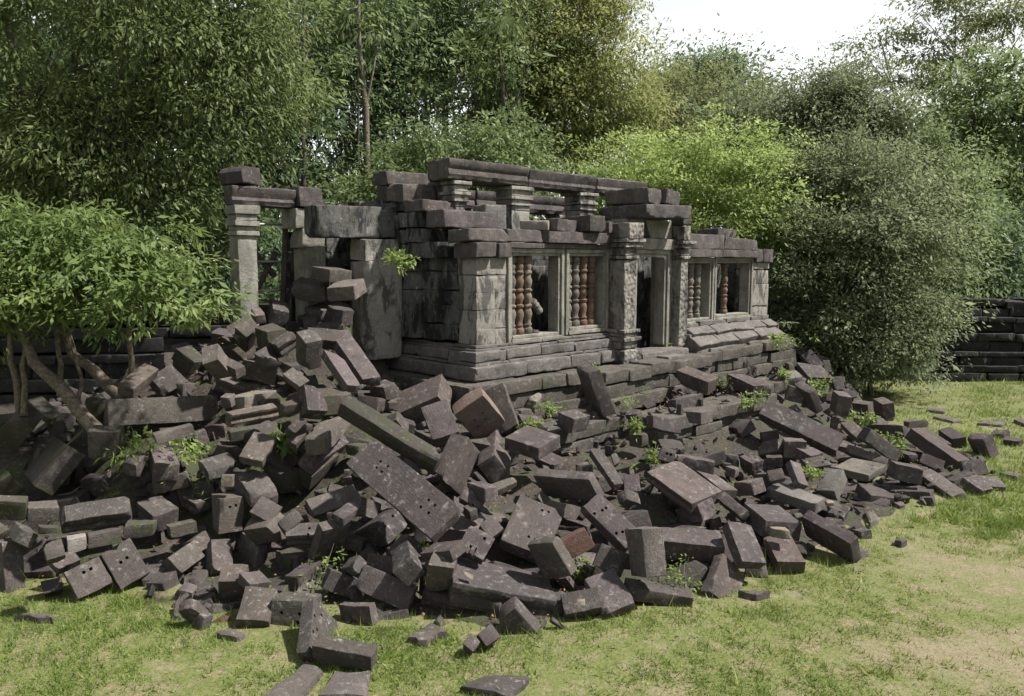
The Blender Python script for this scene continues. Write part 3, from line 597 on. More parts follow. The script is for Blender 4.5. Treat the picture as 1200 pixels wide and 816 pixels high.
 ([2.851,12.049,0.002],[0.5322,-0.6688,0.3247,-0.4049],[0.935,0.281,0.257],'','low dark block under the long front block',[],[2,1,-1]),
 ([3.232,11.255,0.085],[0.3204,-0.8568,0.1203,0.3858],[0.54,0.737,0.192],'','roof shaped light block at the right grass edge',[],[2,0,-1]),
 ([3.632,11.618,0.556],[0.3312,-0.5667,-0.7432,-0.1295],[0.694,0.446,0.192],'','smooth slab leaning right of the long front block',[],[1,2,-1]),
 ([4.478,12.21,0.204],[0.1033,-0.7065,-0.6924,-0.1036],[0.789,0.452,0.25],'','dark slab with a flat pale stone on top at the right grass edge',[],[1,2,-1]),
 ([3.913,11.821,0.038],[0.6199,-0.779,0.0387,-0.0857],[0.349,0.158,0.216],'','low grey block under the smooth leaning slab',[],[2,1,-1]),
 ([4.627,13.277,0.362],[0.0461,-0.6665,-0.743,0.0409],[0.932,0.677,0.32],'','block with a worn hollow at its right corner',[],[1,2,-1]),
 ([5.608,14.754,0.338],[0.0194,0.4413,0.8898,0.1146],[1.063,0.363,0.225],'pale2','long greenish pale slab with a pointed end',[],[1,2,-1]),
 ([5.418,12.618,0.332],[0.7722,-0.3959,0.315,-0.3844],[1.013,0.522,0.192],'','sloping slab buried in the grass on the right',[],[2,1,-1]),
 ([6.016,13.908,0.022],[0.6231,-0.7674,0.1329,-0.0721],[0.374,0.132,0.216],'','thin stone at the top of the buried sloping slab',[],[2,1,-1]),
 ([6.376,13.628,0.029],[0.5468,-0.5373,0.3665,-0.5273],[0.424,0.16,0.213],'','small wedge in the grass below the debris topped block',[],[2,1,-1]),
 ([6.285,14.532,0.123],[0.0265,0.3746,0.9142,0.1525],[0.549,0.325,0.181],'rough','debris topped block at the right grass edge',[],[1,2,-1]),
 ([6.56,15.37,0.419],[0.1427,0.3364,0.8877,0.2803],[0.4,0.611,0.32],'pale2','grey green block with a bright right side',[],[0,2,-1]),
 ([5.757,15.132,0.685],[0.3846,-0.574,-0.7212,-0.05],[0.565,0.288,0.147],'','narrow upright slab with two holes among small rubble',[],[1,2,-1]),
 ([6.422,15.848,0.7],[0.0771,-0.6308,-0.7522,-0.1739],[0.347,0.48,0.177],'','crumbled holed block under the great right slab',[[2,0.153,-0.186,-0.088],[2,0.007,0.211,-0.088],[2,-0.062,0.114,-0.088]],[0,2,-1]),
 ([6.262,17.611,0.453],[0.0689,0.4302,0.8189,-0.3736],[0.553,0.834,0.324],'','block tucked under the left end of the great right slab',[],[0,2,-1]),
 ([4.564,15.523,0.647],[0.0132,-0.3853,-0.9226,-0.0112],[0.233,0.188,0.193],'lich','small rough cube at the foot of the lower terrace wall',[],[1,2,-1]),
 ([5.175,16.201,0.642],[0.02,-0.5288,-0.8385,-0.1296],[0.39,0.313,0.266],'carved','carved fragment at the foot of the lower terrace wall',[],[1,2,-1]),
 ([5.74,16.42,0.637],[0.7176,-0.6836,0.057,-0.1204],[0.324,0.206,0.209],'','small pinkish stone right of the carved fragment',[],[2,1,-1]),
 ([5.294,15.029,0.683],[0.1897,-0.6322,-0.6122,-0.4353],[0.225,0.306,0.2],'','lilac stone above the long greenish pale slab',[],[2,0,1]),
 ([4.779,15.038,0.459],[0.142,0.4854,0.859,-0.08],[0.499,0.365,0.28],'','dark box shaped stone left of the long greenish pale slab',[],[1,2,-1]),
 ([6.925,18.11,1.014],[0.0726,-0.3145,-0.8587,-0.3981],[1.913,0.513,0.306],'','great smooth slab,the largest on the right slope',[],[1,2,-1]),
 ([7.408,19.817,1.513],[0.5023,-0.6161,-0.3966,-0.4591],[0.395,0.454,0.21],'','rounded upright stone behind the great right slab',[],[2,0,1]),
 ([7.727,19.695,1.448],[0.4858,-0.2081,-0.5929,-0.6076],[0.736,0.217,0.623],'','dark prism standing behind the great right slab',[],[2,1,1]),
 ([8.859,20.41,1.168],[0.4887,-0.5524,-0.4064,-0.5393],[0.537,0.342,0.701],'','steep block right of the dark prism',[],[1,0,1]),
 ([10.693,23.063,0.542],[0.0561,0.4524,0.885,0.0943],[0.531,0.31,0.32],'','box with a black front on the far right slope',[],[1,2,-1]),
 ([10.304,24.011,1.101],[0.2804,-0.6014,-0.6267,-0.4086],[0.443,0.31,0.202],'','leaning slab on the skyline of the right slope',[],[1,2,-1]),
 ([10.027,22.707,0.994],[0.2984,-0.4455,-0.7511,-0.3852],[0.349,0.243,0.273],'','small rounded slab on the right skyline',[],[1,2,-1]),
 ([9.429,23.729,1.506],[0.1055,-0.6991,-0.7028,-0.0789],[1.118,0.744,0.192],'','wide dark slab below the holed skyline slab',[],[1,2,-1]),
 ([9.557,24.274,1.812],[0.2258,-0.4131,-0.7324,-0.4919],[0.64,0.381,0.212],'','holed slab standing on the skyline of the right slope',[[2,0.143,0.093,-0.106],[2,0.141,0.168,-0.106]],[2,1,1]),
 ([10.193,24.631,1.557],[0.2787,-0.6442,-0.5644,-0.4345],[0.419,0.211,0.205],'','narrow slab right of the holed skyline slab',[],[1,2,-1]),
 ([10.46,27.914,1.7],[0.0552,-0.5222,-0.7961,-0.3007],[0.534,0.36,0.2],'','peaked stone left of the holed skyline slab',[],[1,2,-1]),
 ([9.558,27.556,2.247],[0.2678,-0.1787,-0.8658,-0.383],[0.772,0.463,0.32],'',"tilted stone at the building's far right corner",[],[2,1,1]),
 ([8.375,22.872,1.442],[0.1139,-0.5903,-0.7872,-0.1372],[0.415,0.595,0.32],'pale2','bluish grey stone below the right plinth',[],[0,2,-1]),
 ([6.4,20.533,1.637],[0.0543,-0.5847,-0.8089,-0.0274],[1.22,0.556,0.32],'','heavy dark block on the terrace below the right windows',[],[1,2,-1]),
 ([8.663,19.062,0.693],[0.0,-0.639,-0.7289,-0.2458],[0.774,0.299,0.153],'','flat slab behind the right end of the great right slab',[],[1,2,-1]),
 ([8.329,17.637,0.425],[0.0312,0.3183,0.8515,0.4156],[0.925,0.216,0.21],'','pinkish slab overlapping the pale holed slab',[],[2,1,1]),
 ([7.864,16.916,0.296],[0.0265,0.446,0.8921,0.0675],[0.814,0.751,0.192],'pale2','pale holed slab on the lower right slope',[[2,-0.19,0.158,-0.096],[2,-0.287,-0.034,-0.096]],[1,2,-1]),
 ([8.181,16.363,-0.016],[0.0768,0.3906,0.9169,-0.0283],[1.446,0.334,0.284],'','long block with a black front on the lower right slope',[],[1,2,-1]),
 ([8.508,16.227,0.432],[0.4697,-0.5928,-0.4169,-0.5042],[0.348,0.549,0.546],'','ridged block with a broken left end on the lower right slope',[],[2,0,1]),
 ([9.326,16.25,0.139],[0.0332,0.6738,0.7247,0.1404],[1.244,0.341,0.174],'','broad flat slab at the right foot of the slope',[],[1,2,-1]),
 ([7.299,15.41,0.065],[0.0865,0.4213,0.8876,0.1648],[0.921,0.233,0.127],'mould','low moulded strip along the right grass edge',[],[1,2,-1]),
 ([7.851,15.201,0.065],[0.0918,-0.5501,-0.8262,-0.0795],[0.32,0.204,0.11],'','short splinter beside the low moulded strip',[],[1,2,-1]),
 ([8.566,15.353,0.064],[0.6006,-0.6945,0.177,-0.3544],[0.277,0.187,0.219],'','small square end stone under the ridged block',[],[2,1,-1]),
 ([11.65,21.755,0.312],[0.6744,-0.7288,-0.0997,0.064],[0.67,0.216,0.227],'','block on the skyline left of the black beam',[],[2,1,-1]),
 ([10.04,19.999,0.484],[0.6065,-0.6234,0.2844,-0.4033],[0.97,0.407,0.32],'','smooth block with one hole above the white flowered weed',[[2,0.382,-0.019,-0.16]],[2,1,-1]),
 ([10.505,18.57,0.351],[0.2131,-0.4496,-0.8648,-0.0676],[1.401,0.618,0.32],'dark','long black beam at the right end of the rubble',[],[1,2,-1]),
 ([11.349,20.178,0.233],[0.1199,-0.6551,-0.7455,-0.0269],[0.969,0.219,0.186],'dark','round ended bar behind the long black beam',[],[1,2,-1]),
 ([11.988,20.493,0.181],[0.0714,0.7167,0.6794,0.1404],[0.824,0.336,0.338],'dark','black stump shaped block behind the long black beam',[],[1,2,-1]),
 ([12.116,19.414,0.239],[0.4044,-0.3295,-0.6861,-0.5071],[0.565,0.32,0.638],'','tent shaped block at the far right tip of the rubble',[],[1,0,1]),
 ([11.271,18.494,0.19],[0.0071,0.3835,0.7795,0.4952],[0.607,0.145,0.203],'','light flat stone right of the long black beam',[],[2,1,1]),
 ([10.674,17.343,0.219],[0.2843,-0.6175,-0.6022,-0.4186],[0.376,0.508,0.197],'','dark triangular slab at the lower end of the black beam',[],[2,0,1]),
 ([9.681,18.503,0.192],[0.0517,0.6616,0.7479,-0.0132],[0.657,0.259,0.232],'','block behind the white flowered weed',[],[1,2,-1]),
 ([9.883,17.671,0.264],[0.3846,-0.7632,-0.34,-0.3924],[0.26,0.499,0.208],'','dark slab under the long black beam',[],[2,0,1]),
 ([10.042,16.18,0.135],[0.6635,-0.5361,0.4821,-0.2002],[0.471,0.192,0.444],'','dark wedge slab in the right grass',[],[2,1,-1]),
 ([10.446,16.453,0.103],[0.015,-0.0594,-0.9739,-0.2187],[0.646,0.354,0.18],'','flat slab with brown debris in the right grass',[],[1,2,-1]),
 ([10.742,21.855,0.76],[0.4412,-0.4764,-0.5018,-0.5714],[0.444,0.32,0.82],'','slanting stone on the right skyline above the smooth holed block',[],[1,0,1]),
 ([8.627,17.626,0.699],[0.212,-0.2174,-0.6894,-0.6577],[0.946,0.316,0.372],'','long narrow bar left of the white flowered weed',[],[2,1,1]),
 ([13.85,21.374,0.055],[0.7316,-0.5119,0.2194,-0.3932],[0.384,0.239,0.281],'rough','low dark stone alone in the right lawn',[],[2,1,-1]),
 ([13.584,20.375,0.095],[0.719,-0.5735,0.2263,-0.3207],[0.446,0.22,0.234],'rough','larger dark stone alone in the right lawn',[],[2,1,-1]),
 ([5.749,12.686,-0.077],[0.5469,-0.6065,0.2818,-0.5037],[0.504,0.192,0.518],'','thin slab stub sticking out of the right lawn',[],[1,0,1]),
 ([-4.173,17.846,4.67],[0.0536,-0.3159,-0.9473,-0.005],[0.656,0.652,0.29],'lich','top stone of the slab stack inside the free standing doorway',[],[1,2,-1]),
 ([-4.735,18.347,4.333],[0.0122,-0.05,-0.9894,-0.1355],[0.838,0.804,0.374],'moss','wide dark left slab in the middle of the doorway stack',[],[1,2,-1]),
 ([-3.74,17.415,4.33],[0.035,-0.7502,-0.6512,-0.1094],[0.766,0.638,0.326],'lich','short right slab in the middle of the doorway stack',[],[2,1,1]),
 ([-4.416,18.529,3.795],[0.0566,-0.3158,-0.9402,-0.1142],[0.555,0.994,0.276],'lich','pale bottom slab of the doorway stack',[],[0,2,-1]),
 ([8.055,23.122,1.22],[0.1342,0.0424,-0.0791,0.9869],[0.495,0.432,0.258],'rough','half buried stone left of the bluish grey stone below the right plinth',[],[0,1,1]),
 ([-2.724,19.942,2.353],[0.0255,0.0707,0.4879,0.8697],[0.329,0.268,0.189],'rough',"small stone chip just above the long smooth block below the building's left plinth",[],[0,1,1]),
 ([-2.91,15.557,2.056],[0.9854,-0.0865,0.0841,-0.1201],[0.507,0.424,0.302],'rough','half buried stone right of the dark slab underneath the great sliding slab',[],[0,1,1]),
 ([-4.523,21.378,3.228],[0.9707,-0.0743,-0.1266,-0.1902],[0.258,0.24,0.205],'moss rough','small stone chip right of the pale bottom slab of the doorway stack',[],[0,1,1]),
 ([-5.021,15.957,3.356],[0.9052,0.0714,-0.0,-0.4189],[0.711,0.413,0.507],'moss rough','half buried stone left of the ridged long stone left of the bent block',[],[0,1,1]),
 ([6.478,17.307,0.706],[0.7787,-0.0522,0.0112,0.6251],[0.697,0.457,0.374],'rough','half buried stone below the great smooth slab,the largest on the right slope',[],[0,1,1]),
 ([-3.32,13.749,2.193],[0.2095,0.0132,-0.2852,0.9352],[0.218,0.228,0.158],'moss rough','small stone chip right of the pale slab end below the smooth faced standing stone',[],[0,1,1]),
 ([-8.459,18.605,2.521],[0.969,-0.005,-0.0278,0.2456],[0.485,0.379,0.418],'moss rough','half buried stone right of the leaf strewn ridge stone behind the long lintel',[],[0,1,1]),
 ([1.208,11.622,0.152],[0.1676,-0.1098,0.0539,-0.9782],[0.629,0.441,0.365],'lich rough','half buried stone left of the upper broken slab left of the upright chiselled block',[],[0,1,1]),
 ([-3.986,13.722,0.541],[0.8792,-0.0707,-0.0,-0.4711],[0.234,0.235,0.113],'lich rough','small stone chip below the crumbled stone in the hollow under the seedling',[],[0,1,1]),
 ([9.601,23.043,0.812],[0.6654,-0.0742,0.1177,0.7335],[0.714,0.454,0.255],'rough','half buried stone left of the leaning slab on the skyline of the right slope',[],[0,1,1]),
 ([-5.426,15.574,2.408],[0.0,0.051,-0.01,0.9986],[0.517,0.304,0.241],'moss rough','half buried stone right of the grooved block at the right end of the long lintel',[],[0,1,1]),
 ([10.946,24.436,0.679],[0.6701,-0.0783,-0.1365,-0.7254],[0.364,0.236,0.219],'rough','small stone chip right of the small rounded slab on the right skyline',[],[0,1,1]),
 ([9.453,25.87,1.374],[0.5715,-0.0415,-0.005,0.8195],[0.23,0.249,0.339],'rough','small stone chip below the peaked stone left of the holed skyline slab',[],[0,1,1]),
 ([4.71,16.577,0.573],[0.9833,-0.0752,0.0339,-0.1625],[0.563,0.523,0.334],'rough','half buried stone left of the carved fragment at the foot of the lower terrace wall',[],[0,1,1]),
 ([-2.415,12.414,0.894],[0.3475,-0.1781,-0.2153,-0.8951],[0.468,0.256,0.283],'lich rough','half buried stone just above the large wedge shaped block tucked under the eight hole slab',[],[0,1,1]),
 ([-2.48,15.503,2.066],[0.4625,0.1165,-0.0229,0.8786],[0.2,0.208,0.125],'lich rough',"small stone chip left of the long smooth block below the building's left plinth",[],[0,1,1]),
 ([-5.782,14.771,1.656],[0.0132,-0.0278,0.015,-0.9994],[0.427,0.427,0.386],'rough','half buried stone below the small pale stone between long lintel and white streaked block',[],[0,1,1]),
 ([-3.687,19.866,2.631],[0.0487,-0.1397,0.1739,-0.9736],[0.477,0.417,0.495],'lich rough',"half buried stone right of the great long slab sliding down from the building's left corner",[],[0,1,1]),
 ([-8.004,14.438,1.728],[0.1424,0.0403,0.0838,-0.9854],[0.363,0.438,0.291],'moss rough','half buried stone right of the flat mossy block below the foot of the slanting trunk',[],[0,1,1]),
 ([7.34,17.249,0.239],[0.8611,0.107,-0.1225,-0.4817],[0.339,0.279,0.226],'rough','small stone chip right of the crumbled holed block under the great right slab',[],[0,1,1]),
 ([-3.339,13.856,2.426],[0.4046,0.0608,0.0361,0.9118],[0.549,0.611,0.368],'moss rough','half buried stone below the dark slab underneath the great sliding slab',[],[0,1,1]),
 ([1.066,11.211,-0.06],[0.5963,0.1696,0.0,0.7846],[0.164,0.231,0.168],'rough','small stone chip right of the small three cornered chip beside the thin sharp slab',[],[0,1,1]),
 ([3.651,15.002,0.911],[0.9955,-0.0515,0.0675,-0.0412],[0.736,0.371,0.34],'rough','half buried stone just above the long moulded strip sloping below the lower terrace wall',[],[0,1,1]),
 ([-3.721,19.178,3.139],[0.347,-0.3046,0.1626,0.872],[0.249,0.187,0.246],'rough',"small stone chip just above the great long slab sliding down from the building's left corner",[],[0,1,1]),
 ([10.197,22.018,0.387],[0.0374,-0.0394,-0.0265,0.9982],[0.211,0.178,0.151],'rough','small stone chip below the box with a black front on the far right slope',[],[0,1,1]),
 ([-3.786,22.606,2.628],[0.977,0.0456,0.024,0.2067],[0.706,0.397,0.416],'rough','half buried stone below the short right slab in the middle of the doorway stack',[],[0,1,1]),
 ([3.005,12.945,0.234],[0.8965,-0.0667,-0.0636,-0.4333],[0.654,0.366,0.273],'rough','half buried stone just above the long front block lying level in the right foreground',[],[0,1,1]),
 ([5.363,15.784,0.337],[0.4918,-0.0695,-0.0335,-0.8673],[0.572,0.422,0.39],'rough','half buried stone left of the lilac stone above the long greenish pale slab',[],[0,1,1]),
 ([-3.931,15.869,3.365],[0.8905,-0.3325,-0.0269,0.3094],[0.754,0.374,0.312],'moss rough','half buried stone below the pale bottom slab of the doorway stack',[],[0,1,1]),
 ([-6.222,16.497,3.306],[0.9808,0.1131,-0.0283,-0.1562],[0.168,0.268,0.182],'moss rough','small stone chip left of the broad slab half covered by the leafy branch',[],[0,1,1]),
 ([-2.966,13.694,0.936],[0.9758,0.0704,-0.1134,-0.1735],[0.249,0.181,0.315],'lich rough','small stone chip right of the dark mossy stone under the overhanging block',[],[0,1,1]),
 ([0.582,13.386,0.647],[0.9057,0.1759,0.3592,-0.1408],[0.395,0.266,0.185],'lich rough','small stone chip left of the ragged stone under the long slanting slab',[],[0,1,1]),
 ([-6.935,16.393,2.873],[0.185,0.2622,-0.0384,0.9463],[0.577,0.415,0.286],'moss rough','half buried stone left of the block with a rust coloured side under the leafy branch',[],[0,1,1]),
 ([-0.801,12.029,0.619],[0.6602,-0.0316,0.0648,-0.7477],[0.562,0.568,0.32],'lich rough','half buried stone below the small stone under the single holed flat stone',[],[0,1,1]),
 ([-2.94,11.014,-0.08],[0.049,-0.0406,-0.1046,0.9925],[0.501,0.505,0.367],'moss rough','half buried stone right of the upright grey block with three holes in the front lawn',[],[0,1,1]),
 ([8.677,20.313,0.641],[0.8303,0.0173,0.0332,0.5561],[0.284,0.185,0.307],'rough','small stone chip below the steep block right of the dark prism',[],[0,1,1]),
 ([-10.016,15.021,1.74],[0.9568,0.0867,0.0403,0.2745],[0.468,0.508,0.322],'moss rough','half buried stone left of the flat mossy block below the foot of the slanting trunk',[],[0,1,1]),
 ([-0.261,12.64,0.583],[0.9377,0.0589,0.1768,0.2931],[0.341,0.377,0.182],'rough','small stone chip just above the yellowish lichened cube left of the five hole slab',[],[0,1,1]),
 ([-6.882,15.841,2.15],[0.3368,0.0087,0.0391,0.9407],[0.22,0.242,0.201],'moss rough','small stone chip just above the slanting slab directly under the long lintel',[],[0,1,1]),
 ([1.367,12.104,0.189],[0.4193,0.005,-0.005,0.9078],[0.519,0.319,0.289],'lich rough','half buried stone below the long pitted slab with pairs of holes at both ends',[],[0,1,1]),
 ([6.634,16.886,0.65],[0.5421,0.0809,-0.0552,0.8346],[0.534,0.368,0.254],'rough','half buried stone just above the crumbled holed block under the great right slab',[],[0,1,1]),
 ([-2.884,13.97,1.507],[0.7821,-0.0354,0.0308,0.6213],[0.404,0.259,0.197],'moss rough','small stone chip right of the narrow lichened bar right of the seedling',[],[0,1,1]),
 ([8.421,21.809,0.53],[0.5696,0.057,-0.0,0.82],[0.336,0.266,0.212],'rough','small stone chip below the dark prism standing behind the great right slab',[],[0,1,1]),
 ([-6.192,15.111,1.512],[0.7944,0.0339,0.0187,-0.6062],[0.687,0.298,0.256],'moss rough','half buried stone right of the slanting slab directly under the long lintel',[],[0,1,1]),
 ([-5.757,15.274,1.898],[0.2065,-0.09,0.1434,0.9637],[0.602,0.28,0.331],'rough','half buried stone below the grooved block at the right end of the long lintel',[],[0,1,1]),
 ([1.392,14.916,0.864],[0.0487,-0.0,-0.018,-0.9987],[0.239,0.2,0.235],'rough','small stone chip just above the small lilac stone left of the sloping bar',[],[0,1,1]),
 ([6.338,18.532,0.669],[0.9851,0.0786,-0.1199,-0.0947],[0.41,0.275,0.243],'rough','small stone chip just above the small pinkish stone right of the carved fragment',[],[0,1,1]),
 ([4.163,12.46,0.111],[0.3092,-0.1947,-0.082,-0.9272],[0.245,0.275,0.191],'lich rough','small stone chip right of the smooth slab leaning right of the long front block',[],[0,1,1]),
 ([7.997,18.04,0.195],[0.5353,-0.1152,-0.1561,0.8221],[0.765,0.361,0.241],'rough','half buried stone left of the pale holed slab on the lower right slope',[],[0,1,1]),
 ([9.393,21.095,0.478],[0.9551,-0.0534,-0.0339,0.2895],[0.261,0.191,0.168],'rough','small stone chip left of the box with a black front on the far right slope',[],[0,1,1]),
 ([-3.479,12.053,0.035],[0.9349,0.0507,-0.024,0.3504],[0.479,0.392,0.533],'moss rough','half buried stone below the three holed block with two rounded flutes',[],[0,1,1]),
 ([-2.0,12.226,0.2],[0.9298,-0.0224,0.1482,-0.3363],[0.665,0.307,0.324],'rough','half buried stone right of the large wedge shaped block tucked under the eight hole slab',[],[0,1,1]),
 ([-1.231,15.574,1.768],[0.8349,-0.0541,0.0391,0.5464],[0.252,0.139,0.182],'lich rough','small stone chip left of the orange stained block with four peg holes',[],[0,1,1]),
 ([-9.815,16.289,1.701],[0.9492,-0.2115,0.1055,-0.2078],[0.438,0.349,0.295],'moss rough','half buried stone just above the flat mossy block below the foot of the slanting trunk',[],[0,1,1]),
 ([-2.865,12.028,-0.128],[0.5644,0.0312,0.1891,0.8029],[0.153,0.155,0.19],'rough','small stone chip below the slab leaning against the fluted three holed block',[],[0,1,1]),
 ([-5.847,16.731,3.657],[0.9568,0.1291,0.076,-0.249],[0.254,0.163,0.294],'lich rough','small stone chip just above the broad slab half covered by the leafy branch',[],[0,1,1]),
 ([-4.677,15.678,2.676],[0.9133,0.3213,0.0979,-0.2305],[0.771,0.317,0.184],'lich rough','half buried stone right of the lumpy stone behind the lilac clipped block',[],[0,1,1]),
 ([1.579,14.133,0.81],[0.3007,0.0837,-0.0235,-0.9497],[0.529,0.439,0.329],'rough','half buried stone right of the small lilac stone left of the sloping bar',[],[0,1,1]),
 ([-2.676,15.867,2.29],[0.927,0.0907,-0.0206,-0.3634],[0.529,0.399,0.305],'rough','half buried stone right of the dark mossy block right of the three stacked courses',[],[0,1,1]),
 ([-1.443,10.892,-0.184],[0.1591,0.005,0.1097,0.9811],[0.253,0.252,0.308],'lich rough','small stone chip below the low rough boulder in front of the shaded block',[],[0,1,1]),
 ([5.224,15.335,0.106],[0.3732,0.0071,0.0245,-0.9274],[0.218,0.168,0.197],'rough','small stone chip below the lilac stone above the long greenish pale slab',[],[0,1,1]),
 ([11.19,27.606,1.39],[0.9927,-0.1116,0.0436,-0.0141],[0.601,0.464,0.264],'lich rough','half buried stone right of the holed slab standing on the skyline of the right slope',[],[0,1,1]),
 ([8.287,18.735,0.363],[0.9116,0.0669,-0.026,0.4047],[0.469,0.401,0.193],'lich rough','half buried stone left of the pinkish slab overlapping the pale holed slab',[],[0,1,1]),
 ([0.793,15.153,0.871],[0.4484,-0.0377,-0.0776,0.8896],[0.673,0.411,0.351],'rough','half buried stone just above the long slanting slab with a speckled face under the ledge',[],[0,1,1]),
 ([-2.822,15.818,1.72],[0.2903,0.02,-0.0,0.9567],[0.408,0.629,0.181],'rough',"half buried stone below the great long slab sliding down from the building's left corner",[],[0,1,1]),
]
DATA_FLATS = [
 ([[-2.109, 8.754], [-1.689, 8.754], [-1.663, 8.209], [-2.212, 8.209]], 'flat pale slab under the foremost block, right one'),
 ([[-2.539, 9.018], [-2.271, 8.786], [-2.398, 8.181], [-2.848, 8.181]], 'flat pale slab under the foremost block, left one'),
 ([[-0.613, 8.443], [-0.304, 8.627], [0.203, 8.627], [-0.032, 8.209]], 'flat slab half sunk in the grass at the bottom edge'),
 ([[-3.944, 9.691], [-3.789, 9.837], [-3.535, 9.71], [-3.643, 9.538]], 'thin flat stone in the grass before the tilted square slab'),
 ([[-6.899, 10.21], [-6.829, 10.288], [-6.352, 10.223], [-6.355, 10.096]], 'long thin slab in the grass at the lower left'),
 ([[-1.346, 9.595], [-1.109, 10.012], [-0.894, 9.769], [-1.128, 9.481]], 'grey peaked stone in the grass left of the small stones'),
 ([[6.942, 14.617], [7.176, 14.79], [7.024, 14.203], [6.71, 13.964]], 'small grey stone in the grass right of the debris topped block'),
 ([[6.755, 13.084], [6.9, 13.223], [6.994, 13.084], [6.829, 12.981]], 'tiny grey stone in the open right lawn'),
 ([[13.715, 25.051], [14.179, 25.471], [14.443, 25.173], [14.1, 24.645]], 'farthest flat stone on the right lawn'),
 ([[13.342, 23.892], [13.776, 24.229], [13.927, 23.351], [13.521, 23.141]], 'jagged flat stone before the farthest flat stone'),
 ([[14.163, 22.976], [14.671, 23.309], [15.069, 23.038], [14.72, 22.692]], 'thin flat stone behind the low dark stone'),
 ([[15.602, 23.457], [16.008, 23.738], [15.876, 23.141], [15.431, 22.732]], 'flat stone at the right picture edge'),
 ([[11.353, 17.452], [11.68, 17.572], [11.821, 17.332], [11.522, 17.075]], 'thin flat stone before the dark stones on the right lawn'),
 ([[3.421, 10.984], [3.585, 11.034], [3.838, 10.959], [3.609, 10.838]], 'long flat stone sunk in the grass beside the roof shaped block'),
]
DATA_ZC = [[-10.01, 15.29, 2.0], [-8.1, 13.15, 1.2], [-7.32, 10.95, 0.8], [-6.99, 12.2, 0.9], [-5.8, 12.65, 0.75], [-6.64, 14.01, 2.25], [-7.55, 14.94, 2.75], [-5.48, 13.78, 1.5], [-5.0, 11.73, 0.5], [-5.17, 14.34, 2.35], [-5.25, 15.63, 3.0], [-5.24, 17.43, 3.65], [-6.08, 17.34, 3.85], [-4.49, 17.95, 3.81], [-4.33, 18.21, 4.78], [-4.43, 18.16, 4.38], [-4.08, 19.27, 3.4], [-3.62, 16.15, 2.75], [-3.02, 17.97, 2.7], [-2.37, 17.59, 2.55], [-7.05, 18.06, 3.5], [-1.55, 17.29, 2.2], [-2.56, 14.14, 1.9], [-2.6, 12.64, 1.2], [-3.58, 12.5, 0.8], [-3.91, 11.29, 0.4], [-3.06, 11.01, 0.25], [-1.97, 11.38, 0.5], [-1.36, 11.91, 1.0], [-1.2, 13.2, 1.8], [-0.54, 15.96, 2.05], [-0.17, 14.65, 1.45], [0.36, 15.74, 1.55], [2.29, 16.85, 1.5], [2.12, 18.83, 1.95], [0.59, 12.96, 0.95], [0.0, 11.47, 0.6], [-0.48, 10.43, 0.5], [0.6, 10.31, 0.3], [1.54, 13.5, 1.1], [2.15, 12.5, 0.8], [1.57, 11.29, 0.4], [2.68, 11.63, 0.4], [2.6, 14.31, 1.2], [3.46, 11.99, 0.4], [4.25, 13.76, 0.7], [3.66, 16.19, 1.45], [3.94, 18.4, 1.6], [5.72, 19.54, 1.5], [5.01, 14.64, 0.6], [5.39, 16.93, 0.7], [7.02, 18.25, 1.0], [8.02, 21.61, 1.5], [8.9, 26.55, 2.2], [10.71, 26.57, 1.6], [11.1, 25.31, 0.9], [7.42, 16.27, 0.3], [5.21, 13.34, 0.2], [9.54, 20.07, 0.6], [8.69, 16.95, 0.3], [10.68, 20.98, 0.4], [10.28, 18.07, 0.2], [11.31, 18.07, 0.2], [-11.16, 13.09, 0.3], [-7.58, 10.87, 0.3], [-7.0, 11.16, 0.3], [-5.96, 11.16, 0.3], [-4.2, 10.0, 0.3], [-2.64, 9.83, 0.3], [-1.4, 10.0, 0.3], [0.0, 9.67, 0.3], [1.18, 10.07, 0.3], [3.24, 11.16, 0.3], [4.51, 11.8, 0.3], [6.0, 13.01, 0.3], [8.62, 15.05, 0.3], [11.27, 17.03, 0.3], [13.16, 20.71, 0.3], [12.7, 24.17, 0.3], [13.37, 29.34, 0.3], [-12, 20, 2.0], [-16, 16, 1.2], [-6, 22, 2.2], [0, 24, 2.2], [4, 30, 2.2], [-14, 24, 1.5], [-12, 12.5, 1.0]]

# ---------------------------------------------------------------- camera maths used only to lay out real positions while building
def ray(px, py):
    cp, sp = math.cos(PITCH), math.sin(PITCH)
    x = (px - 600) / 900.0; v = (408 - py) / 900.0
    return np.array([x, cp + v * sp, -sp + v * cp])
CAM = np.array([0, 0, 5.0])
def at_z(px, py, z): r = ray(px, py); t = (z - 5.0) / r[2]; assert t > 0, (px, py, z); return CAM + r * t
def at_d(px, py, d): r = ray(px, py); return CAM + r * (d / r[1])

# ---------------------------------------------------------------- ground
def mound_z(x, y, ZC=np.array(DATA_ZC)):
    d2 = (ZC[:, 0] - x) ** 2 + (ZC[:, 1] - y) ** 2 + .05
    w = 1 / d2 ** 1.7
    return float((w * ZC[:, 2]).sum() / w.sum())

def pip(pl, x, y):
    c = False; n = len(pl)
    for i in range(n):
        x1, y1 = pl[i]; x2, y2 = pl[(i + 1) % n]
        if (y1 > y) != (y2 > y) and x < (x2 - x1) * (y - y1) / (y2 - y1) + x1: c = not c
    return c
TOE = [at_z(px, py, 0)[:2] for px, py in [(-140, 640), (0, 700), (60, 690), (140, 692), (240, 735), (300, 700), (370, 740), (480, 735), (600, 748), (700, 728), (850, 690), (930, 668), (1000, 635), (1100, 592), (1165, 560), (1150, 535), (1060, 500), (1000, 462), (985, 447)]]
TOE = [tuple(p) for p in TOE] + [(11.5, 30.5), (4, 36), (-8, 30), (-20, 24), (-22, 13)]

